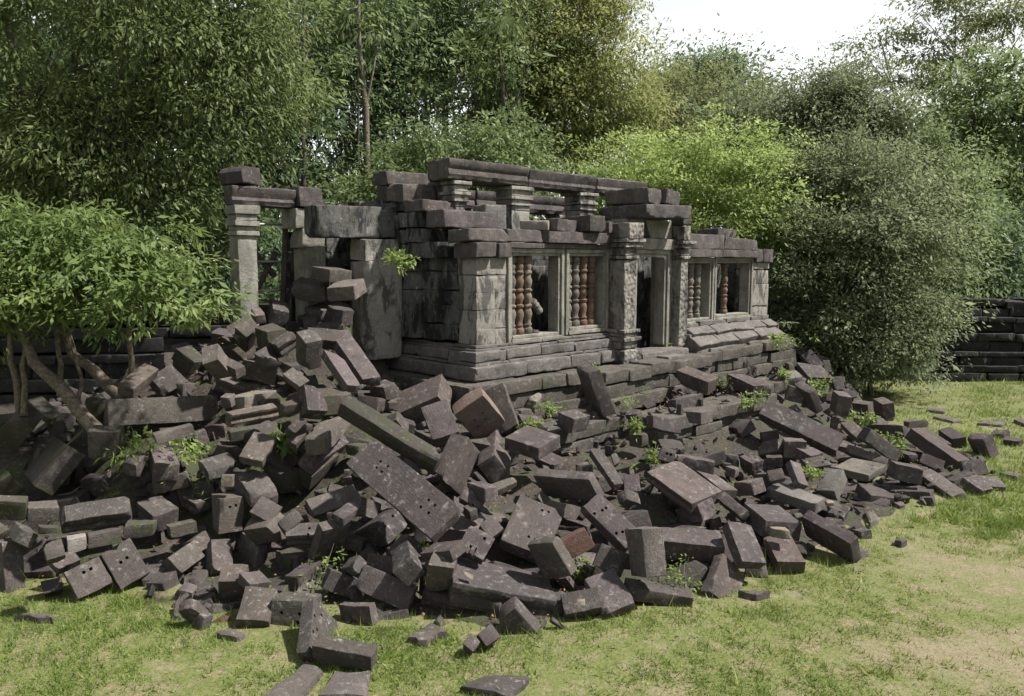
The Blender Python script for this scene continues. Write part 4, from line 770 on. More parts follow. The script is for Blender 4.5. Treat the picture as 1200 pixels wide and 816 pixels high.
def ground_mat():
    m, nt, out = new_mat('lawn_soil'); tc = N(nt, "ShaderNodeTexCoord"); v = tc.outputs['Object']
    a = noise_node(nt, v, .35, 6, .6); b = noise_node(nt, v, 2.2, 6, .65); c = noise_node(nt, v, 22, 4, .7); d = noise_node(nt, v, .9, 5, .6)
    soil = ramp(nt, c, [(.3, (.15, .118, .08)), (.7, (.265, .215, .15))])
    green = ramp(nt, c, [(.3, (.062, .083, .022)), (.5, (.105, .125, .034)), (.72, (.17, .178, .06))])
    e = noise_node(nt, v, 7, 5, .7)
    f = mul(nt, mul(nt, mul(nt, step(nt, b, .38, .56), .5), mul(nt, step(nt, d, .34, .55), .35), 'ADD'), mul(nt, step(nt, e, .40, .58), .45), 'ADD')
    col = mixc(nt, f, soil, green)
    # worn sandy clearing on the right of the lawn
    sp = N(nt, "ShaderNodeVectorMath", operation='DISTANCE'); sp.inputs[1].default_value = (7.6, 12.2, 0)
    mp = N(nt, "ShaderNodeMapping"); mp.inputs['Scale'].default_value = (1, 1, 0); nt.links.new(v, mp.inputs['Vector'])
    nt.links.new(mp.outputs[0], sp.inputs[0])
    patch = mul(nt, step(nt, mul(nt, sp.outputs['Value'], mul(nt, b, 3.2), 'ADD'), 4.2, 1.9), .35)
    mp2 = N(nt, "ShaderNodeMapping"); mp2.inputs['Scale'].default_value = (.5, 1, 0); nt.links.new(v, mp2.inputs['Vector'])
    sp2 = N(nt, "ShaderNodeVectorMath", operation='DISTANCE'); sp2.inputs[1].default_value = (2.95, 9.3, 0); nt.links.new(mp2.outputs[0], sp2.inputs[0])
    patch2 = mul(nt, step(nt, mul(nt, sp2.outputs['Value'], mul(nt, b, 2.0), 'ADD'), 2.3, 1.1), .7)
    patch = mul(nt, patch, patch2, 'MAXIMUM')
    col = mixc(nt, patch, col, soil)
    bs = N(nt, "ShaderNodeBsdfPrincipled"); bs.inputs['Roughness'].default_value = .95
    nt.links.new(col, bs.inputs['Base Color'])
    bp = N(nt, "ShaderNodeBump"); bp.inputs['Strength'].default_value = .6; bp.inputs['Distance'].default_value = .04
    nt.links.new(c, bp.inputs['Height']); nt.links.new(bp.outputs[0], bs.inputs['Normal'])
    nt.links.new(bs.outputs[0], out.inputs[0]); return m
MAT['ground'] = ground_mat()

def build_ground():
    xs = np.concatenate([[-400, -200, -100, -60], np.arange(-40, 41, .8), [60, 100, 200, 400]])
    ys = np.concatenate([[-200, -60, -20], np.arange(0, 61, .8), [80, 120, 200, 400]])
    V = []
    for y in ys:
        for x in xs:
            z = 0.0
            if -40 < x < 40 and 0 < y < 60: z = .045 * noise.noise(Vector((x * .35, y * .35, 0))) + .02 * noise.noise(Vector((x * 1.1, y * 1.1, 3)))
            V.append((x, y, z))
    nx = len(xs); F = []
    for j in range(len(ys) - 1):
        for i in range(nx - 1): F.append((j * nx + i, j * nx + i + 1, (j + 1) * nx + i + 1, (j + 1) * nx + i))
    me = np_mesh('ground', V, 4, np.array(F).ravel(), smooth=True)
    tag(link('ground', me, MAT['ground']), kind='structure')
build_ground()

def rubble_mat():
    m, nt, out = new_mat('rubble_earth_shaded'); tc = N(nt, "ShaderNodeTexCoord"); v = tc.outputs['Object']
    b = noise_node(nt, v, 1.8, 6, .65); c = noise_node(nt, v, 14, 5, .7)
    col = ramp(nt, c, [(.3, (.020, .018, .015)), (.55, (.048, .04, .032)), (.75, (.095, .08, .06))])  # earth darkened to paint the shade in gaps between blocks
    col = mixc(nt, mul(nt, step(nt, b, .48, .62), .8), col, (.045, .06, .018))
    bs = N(nt, "ShaderNodeBsdfPrincipled"); bs.inputs['Roughness'].default_value = .95; nt.links.new(col, bs.inputs['Base Color'])
    bp = N(nt, "ShaderNodeBump"); bp.inputs['Strength'].default_value = .9; bp.inputs['Distance'].default_value = .06
    nt.links.new(c, bp.inputs['Height']); nt.links.new(bp.outputs[0], bs.inputs['Normal']); nt.links.new(bs.outputs[0], out.inputs[0]); return m
MAT['rubble'] = rubble_mat()

def seg_dist(x, y):
    best = 1e9; n = len(TOE)
    for i in range(n):
        ax, ay = TOE[i]; bx, by = TOE[(i + 1) % n]; dx, dy = bx - ax, by - ay
        t = max(0, min(1, ((x - ax) * dx + (y - ay) * dy) / (dx * dx + dy * dy))); best = min(best, math.hypot(x - ax - t * dx, y - ay - t * dy))
    return best

def mound_surface(x, y):
    if not pip(TOE, x, y): return -.25
    d = seg_dist(x, y)
    z = mound_z(x, y) - .62
    k = min(1, d / .7)
    z = max(z, .03); return -.06 + (z + .06) * (k * k * (3 - 2 * k))

# local frame of the building: x along the facade, y inwards, origin under the near plinth corner
TH = math.atan(920 / 906.0)
CORN = at_z(557, 448, 2.3)
UX = np.array([math.sin(TH), math.cos(TH), 0]); WY = np.array([-math.cos(TH), math.sin(TH), 0])
RZ = math.pi / 2 - TH
def to_world(u, y, z): p = CORN + UX * u + WY * y; return (p[0], p[1], z)
def to_local(x, y): d = np.array([x, y, 0]) - CORN; return d @ UX, d @ WY

def build_mound():
    xs = np.arange(-15, 14.5, .22); ys = np.arange(8.6, 33, .22); V = []; F = []
    for y in ys:
        for x in xs:
            z = mound_surface(x, y)
            u, w = to_local(x, y)
            if z > -.2:
                if -.3 < u < 14.6 and w > -.6: z = min(z, 1.9)
                elif 2.9 < u < 8 and w > -3.0: z = min(z, 1.30)
                elif -.3 < u < 14 and w > -2.0: z = min(z, 1.30)
                z += .09 * noise.noise(Vector((x * 1.3, y * 1.3, 1))) + .05 * noise.noise(Vector((x * 3.7, y * 3.7, 5)))
            V.append((x, y, z))
    nx = len(xs)
    for j in range(len(ys) - 1):
        for i in range(nx - 1): F.append((j * nx + i, j * nx + i + 1, (j + 1) * nx + i + 1, (j + 1) * nx + i))
    me = np_mesh('terrain_mound', V, 4, np.array(F).ravel(), smooth=True)
    tag(link('terrain_mound', me, MAT['rubble']), kind='structure')
build_mound()

# ---------------------------------------------------------------- stone terrace under the temple
ORG = (CORN[0], CORN[1], 0)
ter = tag(empty('stone_terrace', ORG, RZ), 'weathered two stepped stone terrace carrying the ruined temple', 'terrace')
def build_terrace():
    up = Stones()      # upper retaining course
    for (u0, u1, yf) in ((-.4, 3.4, -.38), (3.4, 8.3, -1.0), (8.3, 14.6, -.55)):
        up.course(u0, u1, yf, yf + .8, 1.95, 2.27, 11 + int(u0 * 3), .9, 1.7, r=.03, rough=1.2, jit=.025, chips=2)
        up.course(u0, u1, yf + .06, yf + .8, 1.60, 1.95, 17 + int(u0 * 3), .9, 1.7, r=.025, rough=1.1, jit=.02, chips=2)
        up.course(u0, u1, yf - .08, yf + .8, 1.25, 1.60, 19 + int(u0 * 3), .9, 1.6, r=.03, rough=1.1, jit=.02, chips=2)
    up.course_y(-.35, 6, -.5, .2, 1.6, 2.27, 5)
    # paving of the upper platform
    for i in range(12):
        up.course(-.4, 14.6, -.35 + i * .6, .25 + i * .6, 1.95, 2.24, 60 + i, .8, 1.4, r=.02, jit=.008)
    up.course(3.6, 8.1, -.95, -.3, 1.95, 2.25, 90, .6, 1.1, r=.02, jit=.01)
    up.build('upper_wall', MAT['terrace'], ter)
    lo = Stones()
    for (u0, u1, yf) in ((-1.4, 2.9, -2.0), (2.9, 8.2, -3.05), (8.2, 12.5, -2.3)):
        for k, (z0, z1, o) in enumerate(((1.12, 1.44, 0), (.88, 1.12, .09), (.66, .88, .03), (.44, .66, .10), (.20, .44, -.04), (-.1, .2, -.10))):
            lo.course(u0 + .05 * k, u1, yf + o, yf + 1.0, z0, z1, 31 + k * 7 + int(u0), .9, 1.8, r=.028, rough=1.3, jit=.03, chips=2)
    lo.course_y(-3.05, -2.1, 2.9, 3.5, .1, 1.42, 41)
    lo.course_y(-3.05, -2.3, 7.6, 8.2, .1, 1.42, 43)
    lo.build('lower_wall', MAT['terrace'], ter)
    # broken pieces of the coping along the ledge
build_terrace()

# ---------------------------------------------------------------- the temple
tem = tag(empty('ruined_temple', ORG, RZ), 'roofless sandstone temple with baluster windows and a central doorway', 'temple')

def build_plinth():
    s = Stones()
    # facade plinth, left half
    bands = [(2.29, 2.62, -.03, .075), (2.62, 2.69, .07, .015), (2.69, 2.93, .08, .07), (2.93, 2.99, .17, .02), (2.99, 3.06, .24, .03)]
    for k, (z0, z1, o, rr) in enumerate(bands):
        s.course(o, 5.1, o, .9, z0, z1, 70 + k, .9, 1.7, r=rr, rough=1.4, jit=.01, chips=2, cell=.08)
        s.course_y(o, 5.0, o, .9, z0, z1, 80 + k, .8, 1.4, r=rr, rough=1.2, jit=.01, cell=.1)
    # right half: battered, slipped blocks
    for k, (z0, z1, o) in enumerate([(2.05, 2.36, -.42), (2.36, 2.55, -.25), (2.55, 2.80, -.10), (2.80, 2.98, .08), (2.98, 3.12, .16)]):
        s.course(8.45, 14.25 - k * .1, o, .9, z0, z1, 90 + k, .55, 1.1, r=.035, rough=1.2, jit=.018, chips=2)
    rs = np.random.RandomState(4); u = 8.45
    while u < 14.0:                                     # battered skirt of slipped slabs under the right windows
        w = min(rs.uniform(.8, 1.3), 14.05 - u)
        if w < .3: break
        s.stone((u, -.42, 2.34), (u + w, .02, 2.66), int(500 + u * 10), rot=(math.radians(33), 0, rs.normal(0, .03)), r=.035, rough=1.5, jit=.02, chips=3, cell=.08)
        s.stone((u + .12, -.16, 2.62), (u + w + .1, .24, 2.90), int(700 + u * 10), rot=(math.radians(30), 0, rs.normal(0, .03)), r=.035, rough=1.5, jit=.02, chips=3, cell=.08)
        u += w
    # door sill and steps
    s.stone((5.8, -.35, 2.26), (8.1, .6, 2.46), 611, r=.03, rough=1.2)
    s.stone((6.45, -.75, 2.25), (7.3, -.33, 2.36), 612, r=.03, rough=1.4)
    s.build('plinth', MAT['plinth'], tem)
build_plinth()

def build_walls():
    s = Stones()
    # masonry pier at the near corner (facade side u .35..1.32)
    zs = [3.06, 3.42, 3.86, 4.26, 4.66, 5.05]
    for k in range(5):
        if k % 2 == 0:
            s.stone((.36, .35, zs[k]), (.95, .98, zs[k + 1]), 701 + k, gap=.003, jit=.006)
            s.stone((.95, .35, zs[k]), (1.33, .98, zs[k + 1]), 711 + k, gap=.003, jit=.006)
        else:
            s.stone((.36, .35, zs[k]), (1.02, .98, zs[k + 1]), 721 + k, gap=.003, jit=.006)
            s.stone((1.02, .35, zs[k]), (1.33, .98, zs[k + 1]), 731 + k, gap=.003, jit=.006)
    s.build('front_wall', MAT['wall'], tem); s = Stones()
    # far right pier
    for k, (z0, z1) in enumerate(((3.06, 3.42), (3.42, 4.18), (4.18, 4.68), (4.68, 4.93))):
        s.stone((12.95 + .02 * k, .33 - .02 * (k % 2), z0), (14.12, .98, z1), 741 + k, r=.03, gap=.006, jit=.012)
    s.build('corner_pier', MAT['wall'], tem); s = Stones()
    # wall strips beside the door
    for k in range(5):
        s.stone((5.12, .36, 2.95 + .45 * k), (6.10, .95, 3.40 + .45 * k), 751 + k, jit=.006)
        s2 = s2 if k else Stones()
        s2.stone((8.12, .37, 2.95 + .42 * k), (8.52, .95, 3.37 + .42 * k), 761 + k, jit=.006)
    s2.build('door_side_wall', MAT['wall'], tem)
    # spandrel under the windows
    s.course(1.33, 5.0, .4, .95, 3.04, 3.12, 771, .8, 1.4)
    s.build('door_side_wall', MAT['wall'], tem)
    s = Stones(); s.course(8.5, 12.95, .4, .95, 3.10, 3.16, 773, .8, 1.4); s.build('sill_course', MAT['wall'], tem)
    e = Stones()
    # end wall, stepping out in shallow pilasters
    zz = [3.06, 3.5, 3.9, 4.3, 4.68, 5.05]
    for (y0, y1, uf) in ((.98, 1.55, .36), (1.55, 2.15, .20), (2.15, 2.75, .02), (2.75, 3.6, .28)):
        for k in range(5):
            e.stone((uf, y0, zz[k] + .05 * ((k + int(y0 * 10)) % 2)), (1.0, y1, zz[k + 1] + .05 * ((k + 1 + int(y0 * 10)) % 2)), 800 + k * 7 + int(y0 * 10), jit=.012, gap=.003, rough=1.0)
    # gable: corbelled courses stepping up towards the nave
    for i, (y0, y1, z0, z1, ul) in enumerate(((1.2, 3.6, 5.05, 5.42, -.05), (1.7, 3.6, 5.42, 5.75, -.1), (1.9, 3.6, 5.75, 6.1, -.12), (2.4, 3.6, 6.1, 6.4, 0), (3.2, 5.5, 5.05, 5.9, .1), (3.4, 5.5, 5.9, 6.5, .1))):
        e.course_y(y0, y1, ul, .9, z0, z1, 840 + i, .5, .9, jit=.02, rough=1.3, chips=2)
    e.build('end_wall', MAT['wall_shaded'], tem)
    b = Stones()      # back wall of the interior and inner nave wall
    for k in range(7):
        b.course(.4, 15.5, 3.9, 4.4, 2.3 + k * .45, 2.75 + k * .45, 860 + k, .6, 1.1)
    for k in range(6): b.course_y(1.0, 3.9, 13.5, 14.05, 2.3 + k * .45, 2.75 + k * .45, 880 + k, .6, 1.1)
    b.build('back_wall', MAT['wall_shaded'], tem)
build_walls()

BAL = [(0, .075), (.03, .085), (.07, .085), (.09, .062), (.12, .075), (.15, .058), (.20, .066), (.26, .082), (.30, .072), (.33, .055), (.355, .078), (.375, .078), (.39, .055),
       (.43, .070), (.47, .083), (.51, .070), (.535, .055), (.555, .08), (.575, .08), (.59, .055), (.64, .075), (.69, .082), (.73, .062), (.76, .055), (.78, .077), (.80, .077), (.82, .058),
       (.87, .075), (.90, .06), (.92, .082), (.96, .085), (1.0, .075)]
def baluster(parent, loc, h, rad=1.0, red=False, rot=None, z0=0.0, z1=1.0, seed=0):
    pr = [(z0, .01)] + [(z, r) for z, r in BAL if z0 <= z <= z1] + [(z1, .01)]
    pr = [((z - z0) * h, r * rad * (1.08 if h > 1 else 1)) for z, r in pr]
    V, F = lathe_geo(pr, 16)
    rs = np.random.RandomState(seed); V = [(x * (1 + rs.normal(0, .045)), y * (1 + rs.normal(0, .045)), z + rs.normal(0, .004)) for x, y, z in V]
    me = bpy.data.meshes.new('baluster'); me.from_pydata(V, [], F); shade(me, 40)
    return link('baluster', me, MAT['balus_red'] if red else MAT['balus'], parent, loc=loc, rot=rot)

def frame_ring(s, u0, u1, z0, z1, yf, seed, wd=.16, dp=.40, sill=True, top=True):
    """monolithic moulded frame: jambs, lintel and sill in two steps"""
    for k, (o, y) in enumerate(((0, yf), (wd * .55, yf + .05))):
        w = wd * .55 if k == 0 else wd * .45
        a, b, c, d = u0 + o, u1 - o, z0 + o, z1 - o
        s.stone((a, y, c), (a + w, yf + dp, d), seed + k, r=.01, gap=.001, chips=1, rough=.6)
        s.stone((b - w, y, c), (b, yf + dp, d), seed + 3 + k, r=.01, gap=.001, chips=1, rough=.6)
        if top: s.stone((a + w, y, d - w), (b - w, yf + dp, d), seed + 6 + k, r=.01, gap=.001, chips=1, rough=.6)
        if sill: s.stone((a + w, y - .02, c), (b - w, yf + dp, c + w), seed + 9 + k, r=.014, gap=.001, chips=2, rough=.9)

def build_windows():
    for (u0, u1, z0, z1, bal) in (
        (1.33, 3.30, 3.02, 5.28, [(1.66, 0, 1), (1.93, 1, 1), (2.22, 0, 1)]),
        (3.38, 5.10, 3.10, 5.28, [(3.70, 0, 1), (4.00, 0, 1), (4.32, 1, 1), (4.64, 2, 1)]),
        (8.48, 10.46, 3.02, 5.08, [(8.80, 0, 1), (9.12, 0, 1), (9.45, 0, 1), (9.85, 0, 1)]),
        (10.50, 12.95, 3.06, 5.08, [(11.50, 1, 1)])):
        s = Stones(); frame_ring(s, u0, u1, z0, z1, .30, int(u0 * 100), wd=.18)
        f = s.build('window', MAT['frame'], tem)
        zb, zt = z0 + .18, z1 - .18
        for i, (u, red, full) in enumerate(bal):
            baluster(f, (u, .56, zb), zt - zb, 1.42, red > 0, seed=i + int(u0 * 10))
        if u0 < 2:
            baluster(f, (2.50, .56, zb), .34, 1.42, False, z0=0, z1=.2, seed=5)
            baluster(f, (2.42, .58, zb + .80), .95, 1.3, False, rot=(0, math.radians(137), 0), z0=.3, z1=.75, seed=6)
        if u0 > 10.65:
            baluster(f, (12.06, .56, zb + .02), 1.05, 1.4, False, rot=(0, math.radians(-14), 0), z0=0, z1=.62, seed=8)
            st = Stones()
            for k in range(5): st.stone((10.72 + .02 * (k % 2), .45, zb + k * .16), (11.1 - .03 * k, .8, zb + k * .16 + .155), 950 + k, r=.03, rough=1.4, jit=.02)
            st.build('fallen_fill', MAT['wall'], f)
build_windows()

def build_door():
    s = Stones(); frame_ring(s, 6.10, 7.86, 2.40, 5.30, .22, 1200, wd=.22, sill=False)
    s.stone((7.86, .30, 2.4), (8.10, .9, 5.3), 1250, r=.02)
    s.build('door_frame', MAT['frame'], tem)
    for (u0, u1, yf, seed) in ((5.13, 5.64, -.20, 1300), (8.08, 8.46, .0, 1400)):
        p = Stones(); left = seed == 1300
        p.stone((u0, yf, 3.16 if left else 2.35), (u1, .34, 5.02), seed, r=.02, rough=1.3 if left else 1.6, chips=2 if left else 4, cell=.08)
        if left:
            for k, (z0, z1, o) in enumerate(((2.26, 2.62, .14), (2.62, 2.84, .06), (2.84, 2.95, .13), (2.95, 3.06, .05), (3.06, 3.16, .10))):
                p.stone((u0 - o, yf - o, z0), (u1 + o, .34, z1), seed + 3 + k, r=.03, rough=1.1)
        for k, (z0, z1, o) in enumerate(((5.02, 5.12, .06), (5.12, 5.34, .02), (5.34, 5.46, .12), (5.46, 5.56, .18))):
            p.stone((u0 - o, yf - o, z0), (u1 + o, .34, z1), seed + 11 + k, r=.025, rough=1.4, chips=2)
        if left: p.stone((5.02, -.40, 5.56), (5.70, .3, 5.98), 1350, r=.03, rough=1.3)
        else: p.stone((8.02, -.12, 5.56), (8.42, .34, 6.0), 1450, r=.03, rough=1.3)
        p.build('pilaster', MAT['carved_wall'], tem)
    t = Stones()      # pale lintel and pediment wall with its triangular relieving hole
    t.stone((5.70, .15, 5.30), (8.02, .8, 5.62), 1500, r=.03, rough=1.2, chips=3)
    def tri(a, b, c, d):
        V = []; 
        for y in (.26, .74): V += [(a[0], y, a[1]), (b[0], y, b[1]), (c[0], y, c[1]), (d[0], y, d[1])]
        t.add(np.array(V), [(0, 1, 2, 3), (7, 6, 5, 4), (0, 4, 5, 1), (1, 5, 6, 2), (2, 6, 7, 3), (3, 7, 4, 0)])
    tri((5.72, 5.625), (6.34, 5.625), (6.62, 6.12), (5.72, 6.12)); tri((6.92, 5.625), (7.95, 5.625), (7.95, 6.12), (6.64, 6.12))
    t.build('pediment', MAT['frame'], tem)
    c = Stones()
    c.stone((5.72, -.45, 6.13), (7.85, 1.2, 6.50), 1600, r=.05, rough=1.6, chips=5, cell=.07)
    c.build('door_cornice', MAT['cornice'], tem)
build_door()

def build_cornice():
    c = Stones()
    # left wing: moulded lintel course with jutting corner stones
    c.stone((.20, .16, 5.05), (.82, .95, 5.40), 1700, r=.02); c.stone((.92, .18, 5.05), (1.33, .95, 5.40), 1701, r=.02)
    c.course(1.33, 3.3, .24, .95, 5.28, 5.41, 1702, .8, 1.2, r=.012)
    c.course(.05, 2.5, .30, 1.0, 5.42, 5.72, 1705, .8, 1.4, r=.03, rough=1.8, jit=.015, chips=4, cell=.08)
    c.stone((2.55, .14, 5.41), (3.6, .95, 5.70), 1710, r=.02, rough=1.2)
    c.stone((3.6, .14, 5.41), (5.0, .95, 5.70), 1711, r=.02, rough=1.2)
    c.course(3.3, 5.1, .24, .95, 5.28, 5.41, 1712, .8, 1.2, r=.012)
    c.build('cornice', MAT['cornice'], tem); c = Stones()
    # right wing
    c.stone((8.48, .10, 5.08), (10.58, .9, 5.32), 1720, r=.02, rough=1.1, mould=None); c.stone((10.62, .10, 5.08), (13.0, .9, 5.32), 1721, r=.02, rough=1.1, rot=(0, .012, 0))
    c.stone((8.48, .22, 5.32), (10.9, .9, 5.80), 1722, r=.04, rough=1.3); c.stone((10.9, .22, 5.32), (13.05, .9, 5.70), 1723, r=.04, rough=1.3, rot=(0, .02, 0))
    c.stone((12.98, .2, 4.93), (13.42, .9, 5.36), 1724, r=.03); c.stone((13.44, .18, 4.93), (14.1, .9, 5.38), 1725, r=.03)
    c.build('cornice', MAT['cornice'], tem)
build_cornice()

def build_nave():
    def pil(u0, u1, y0, y1, zb, zt, seed, mat='wall'):
        s = Stones(); um = .06
        s.stone((u0 + um, y0 + um, zb), (u1 - um, y1 - um, zt - .62), seed, r=.02, rough=1.0)
        for k, (a, b, o) in enumerate(((.62, .50, .0), (.50, .44, .05), (.44, .34, .02), (.34, .26, .07), (.26, .10, .02), (.10, 0, .09))):
            s.stone((u0 + um - o, y0 + um - o, zt - a), (u1 - um + o, y1 - um + o, zt - b), seed + 2 + k, r=.015, rough=.9)
        s.build('nave_pillar', MAT[mat], tem)
    pil(.80, 1.32, 1.60, 2.2, 5.0, 6.90, 1800); pil(2.72, 3.50, 1.60, 2.3, 5.0, 6.90, 1810); pil(5.42, 6.18, 1.60, 2.3, 5.0, 6.90, 1820); pil(8.0, 8.5, 1.6, 2.2, 5.0, 6.9, 1830)
    pil(3.2, 3.85, 3.7, 4.3, 4.6, 6.42, 1840); pil(6.9, 7.6, 3.7, 4.3, 4.6, 6.42, 1850); pil(.6, 1.1, 3.7, 4.3, 4.6, 6.42, 1855)
    for i, (u0, u1, y0, y1, z0, z1, rr) in enumerate(((.55, 3.27, 1.48, 2.35, 6.90, 7.38, .004), (3.31, 6.02, 1.50, 2.35, 6.90, 7.36, .004), (6.08, 8.55, 1.50, 2.3, 6.92, 7.36, .006),
                                       (.5, 3.3, 3.6, 4.4, 6.42, 6.95, 0), (3.35, 7.3, 3.6, 4.4, 6.42, 6.95, 0))):
        s = Stones(); s.stone((u0, y0, z0), (u1, y1, z1), 1900 + i, r=.04, rough=1.3, chips=3, mould=(1, 2, 1), cell=.07, rot=(0, rr, 0))
        s.build('nave_beam', MAT['cornice'], tem)
    # inner wall that carries the pillars; lower courses added to keep the windows dark
    w = Stones()
    for k in range(6):
        w.course(.9, 6.2, 1.66, 2.2, 2.3 + .425 * k, 2.725 + .425 * k, 1950 + k, .6, 1.0); w.course(8.3, 13.4, 1.66, 2.2, 2.3 + .425 * k, 2.725 + .425 * k, 1960 + k, .6, 1.0)
    w.stone((7.0, 1.5, 2.3), (8.35, 2.0, 5.25), 1970, r=.02, rough=1.0)
    w.build('inner_wall', MAT['wall_shaded'], tem)
build_nave()

# loose and half loose blocks standing on the temple: each its own thing
GB = 'loose blocks lying on top of the temple walls'
def top_block(u0, u1, y0, y1, z0, z1, seed, label, rot=0.0, mat='cornice', rough=1.8, chips=4):
    d = (u1 - u0, y1 - y0, z1 - z0)
    me = block_mesh('stone_block', d, seed, r=.035, rough=rough, chips=chips, cell=.08)
    o = link('stone_block', me, MAT[mat], None, loc=to_world((u0 + u1) / 2, (y0 + y1) / 2, (z0 + z1) / 2), rot=(0, 0, RZ + rot))
    return tag(o, label, 'stone block', GB)
top_block(2.95, 3.75, .3, .95, 5.71, 6.02, 2001, 'dark block on the cornice above the gap between the two left windows', .1)
top_block(3.95, 4.5, -.02, .9, 5.71, 6.12, 2002, 'squarish block jutting from the cornice above the second window', -.05)
top_block(4.55, 4.8, .3, .9, 5.71, 6.0, 2003, 'small upright block on the cornice just left of the door pilaster', .05)
top_block(4.83, 5.0, .1, .9, 5.71, 6.0, 2004, 'rounded block between cornice and the door pilaster top')
top_block(2.5, 3.2, .5, 1.2, 5.73, 5.98, 2005, 'pointed broken block at the foot of the middle nave pillar', .6, 'pale')
top_block(5.85, 6.5, -.38, 1.1, 6.51, 6.92, 2006, 'left block on the big slab over the door')
top_block(6.75, 7.4, -.35, .7, 6.51, 6.90, 2007, 'right block on the big slab over the door')
top_block(.0, 1.65, 1.0, 1.7, 5.73, 6.14, 2008, 'long block on the near corner of the roof above the eave')
top_block(-.1, 1.15, 1.7, 2.4, 6.12, 6.40, 2009, 'flat long block, second step up at the near gable')
top_block(-.15, .85, 2.35, 3.0, 6.41, 6.84, 2010, 'squared block, third step up at the near gable')
top_block(.95, 1.5, 2.2, 2.9, 6.41, 6.95, 2011, 'upright block behind the near gable beside the roof beam')
top_block(-.1, 1.2, 3.05, 3.7, 6.85, 7.18, 2012, 'topmost flat block of the near gable')
top_block(1.45, 2.2, 1.25, 1.7, 5.73, 6.35, 2013, 'block with a light face under the left end of the front beam', 0, 'pale')
top_block(12.1, 13.3, 1.2, 2.0, 5.6, 6.05, 2014, 'dark block behind the right window cornice under the bright tree')
top_block(8.0, 8.42, -.1, .4, 6.01, 6.25, 2015, 'small block on the right door pilaster')

# ---------------------------------------------------------------- porch wall and free standing doorway on the left
porch = tag(empty('porch_wall', ORG, RZ), 'tall upright wall slab left of the dark end wall with a broad lintel', 'wall')
def build_porch():
    s = Stones()
    s.stone((-1.02, 2.7, 2.6), (.03, 3.35, 4.98), 2100, r=.02, rough=1.2, cell=.08); s.stone((-1.02, 2.7, 4.99), (.03, 3.35, 5.5), 2101, r=.02, rough=1.2)
    s.build('jamb', MAT['wall'], porch)
    l = Stones(); l.stone((-2.14, 2.85, 5.52), (.05, 3.5, 6.26), 2102, r=.03, rough=1.5, chips=3, cell=.07); l.build('lintel', MAT['wall_shaded'], porch)
    b = Stones()
    for k in range(5): b.course(-1.75, .4, 4.9, 5.3, 3.2 + .5 * k, 3.7 + .5 * k, 2110 + k)
    b.build('rear_wall', MAT['wall_shaded'], porch)
build_porch()

dw = tag(empty('stone_doorway', ORG, RZ), 'free standing doorway of two posts and a lintel behind the rubble', 'doorway')
def build_doorway():
    for (u0, u1, seed, name) in ((-3.50, -3.05, 2200, 'post'), (-2.02, -1.30, 2220, 'post')):
        s = Stones()
        if seed == 2200:
            s.stone((u0, 4.0, 2.9), (u1, 4.42, 5.55), seed, r=.015, rough=.8, cell=.08)
            for k, (z0, z1, o) in enumerate(((5.55, 5.66, .05), (5.66, 5.76, .01), (5.76, 5.88, .07), (5.88, 6.02, .03), (6.02, 6.22, .08))):
                s.stone((u0 - o, 4.0 - o, z0), (u1 + o, 4.45, z1), seed + 2 + k, r=.015, rough=.9)
        else:
            s.stone((u0 + .2, 4.0, 2.9), (u1, 4.6, 5.3), seed, r=.02, rough=1.0, cell=.08)
            s.stone((u0 + .1, 3.98, 5.3), (u1 + .02, 4.6, 5.75), seed + 1, r=.02, rough=1.2, chips=2, cell=.08); s.stone((u0 - .08, 3.95, 5.75), (u1 + .02, 4.6, 6.22), seed + 3, r=.02, rough=1.2, chips=2, cell=.08)
        s.build('post', MAT['frame'], dw)
    l = Stones(); l.stone((-3.58, 3.95, 6.22), (-2.02, 4.5, 6.64), 2240, r=.03, rough=1.2, mould=(1, 2, 1), cell=.07)
    l.stone((-2.0, 3.9, 6.24), (-1.35, 4.6, 6.72), 2241, r=.03, rough=1.2)
    l.build('lintel', MAT['cornice'], dw)
build_doorway()
top_block(-3.52, -2.98, 3.95, 4.65, 6.69, 7.08, 2250, 'single block perched on the left end of the free standing doorway', .25, 'dark', 1.8, 5)
br = tag(empty('wooden_brace', ORG, RZ), 'thin scaffold of bars and a slanting beam propping the free standing doorway', 'brace')
def build_brace():
    for z in (5.85, 4.95, 4.25):
        m = MB(); V, F = tube_geo([(-3.2, 4.95, z), (-1.8, 4.95, z + .02)], [.03, .03], 8); m.add(V, F); m.build('crossbar', MAT['steel'], br)
    for a, b in (((-3.0, 5.0, 3.6), (-2.05, 5.05, 5.2)), ((-2.05, 4.85, 3.4), (-1.85, 4.85, 6.1)), ((-3.05, 5.0, 5.7), (-2.1, 5.05, 4.6))):
        m = MB(); V, F = tube_geo([a, b], [.07, .07], 6); m.add(V, F); m.build('timber', MAT['iron'], br)
build_brace()

# ---------------------------------------------------------------- fallen blocks, one object each
GR = 'fallen stone blocks of the rubble slope'
def add_holes(o, holes):
    bm = bmesh.new()
    for (k, x, y, z) in holes:
        nrm = Vector((0, 0, 0)); nrm[k] = 1.0
        mt = Matrix.Translation(Vector((x, y, z))) @ nrm.to_track_quat('Z', 'Y').to_matrix().to_4x4()
        bmesh.ops.create_cone(bm, cap_ends=True, segments=10, radius1=.026, radius2=.026, depth=.26, matrix=mt)
    me = bpy.data.meshes.new('peg'); bm.to_mesh(me); bm.free()
    c = bpy.data.objects.new('peg', me); COL.objects.link(c); c.matrix_world = o.matrix_world
    md = o.modifiers.new('b', 'BOOLEAN'); md.operation = 'DIFFERENCE'; md.object = c; md.solver = 'EXACT'
    return c

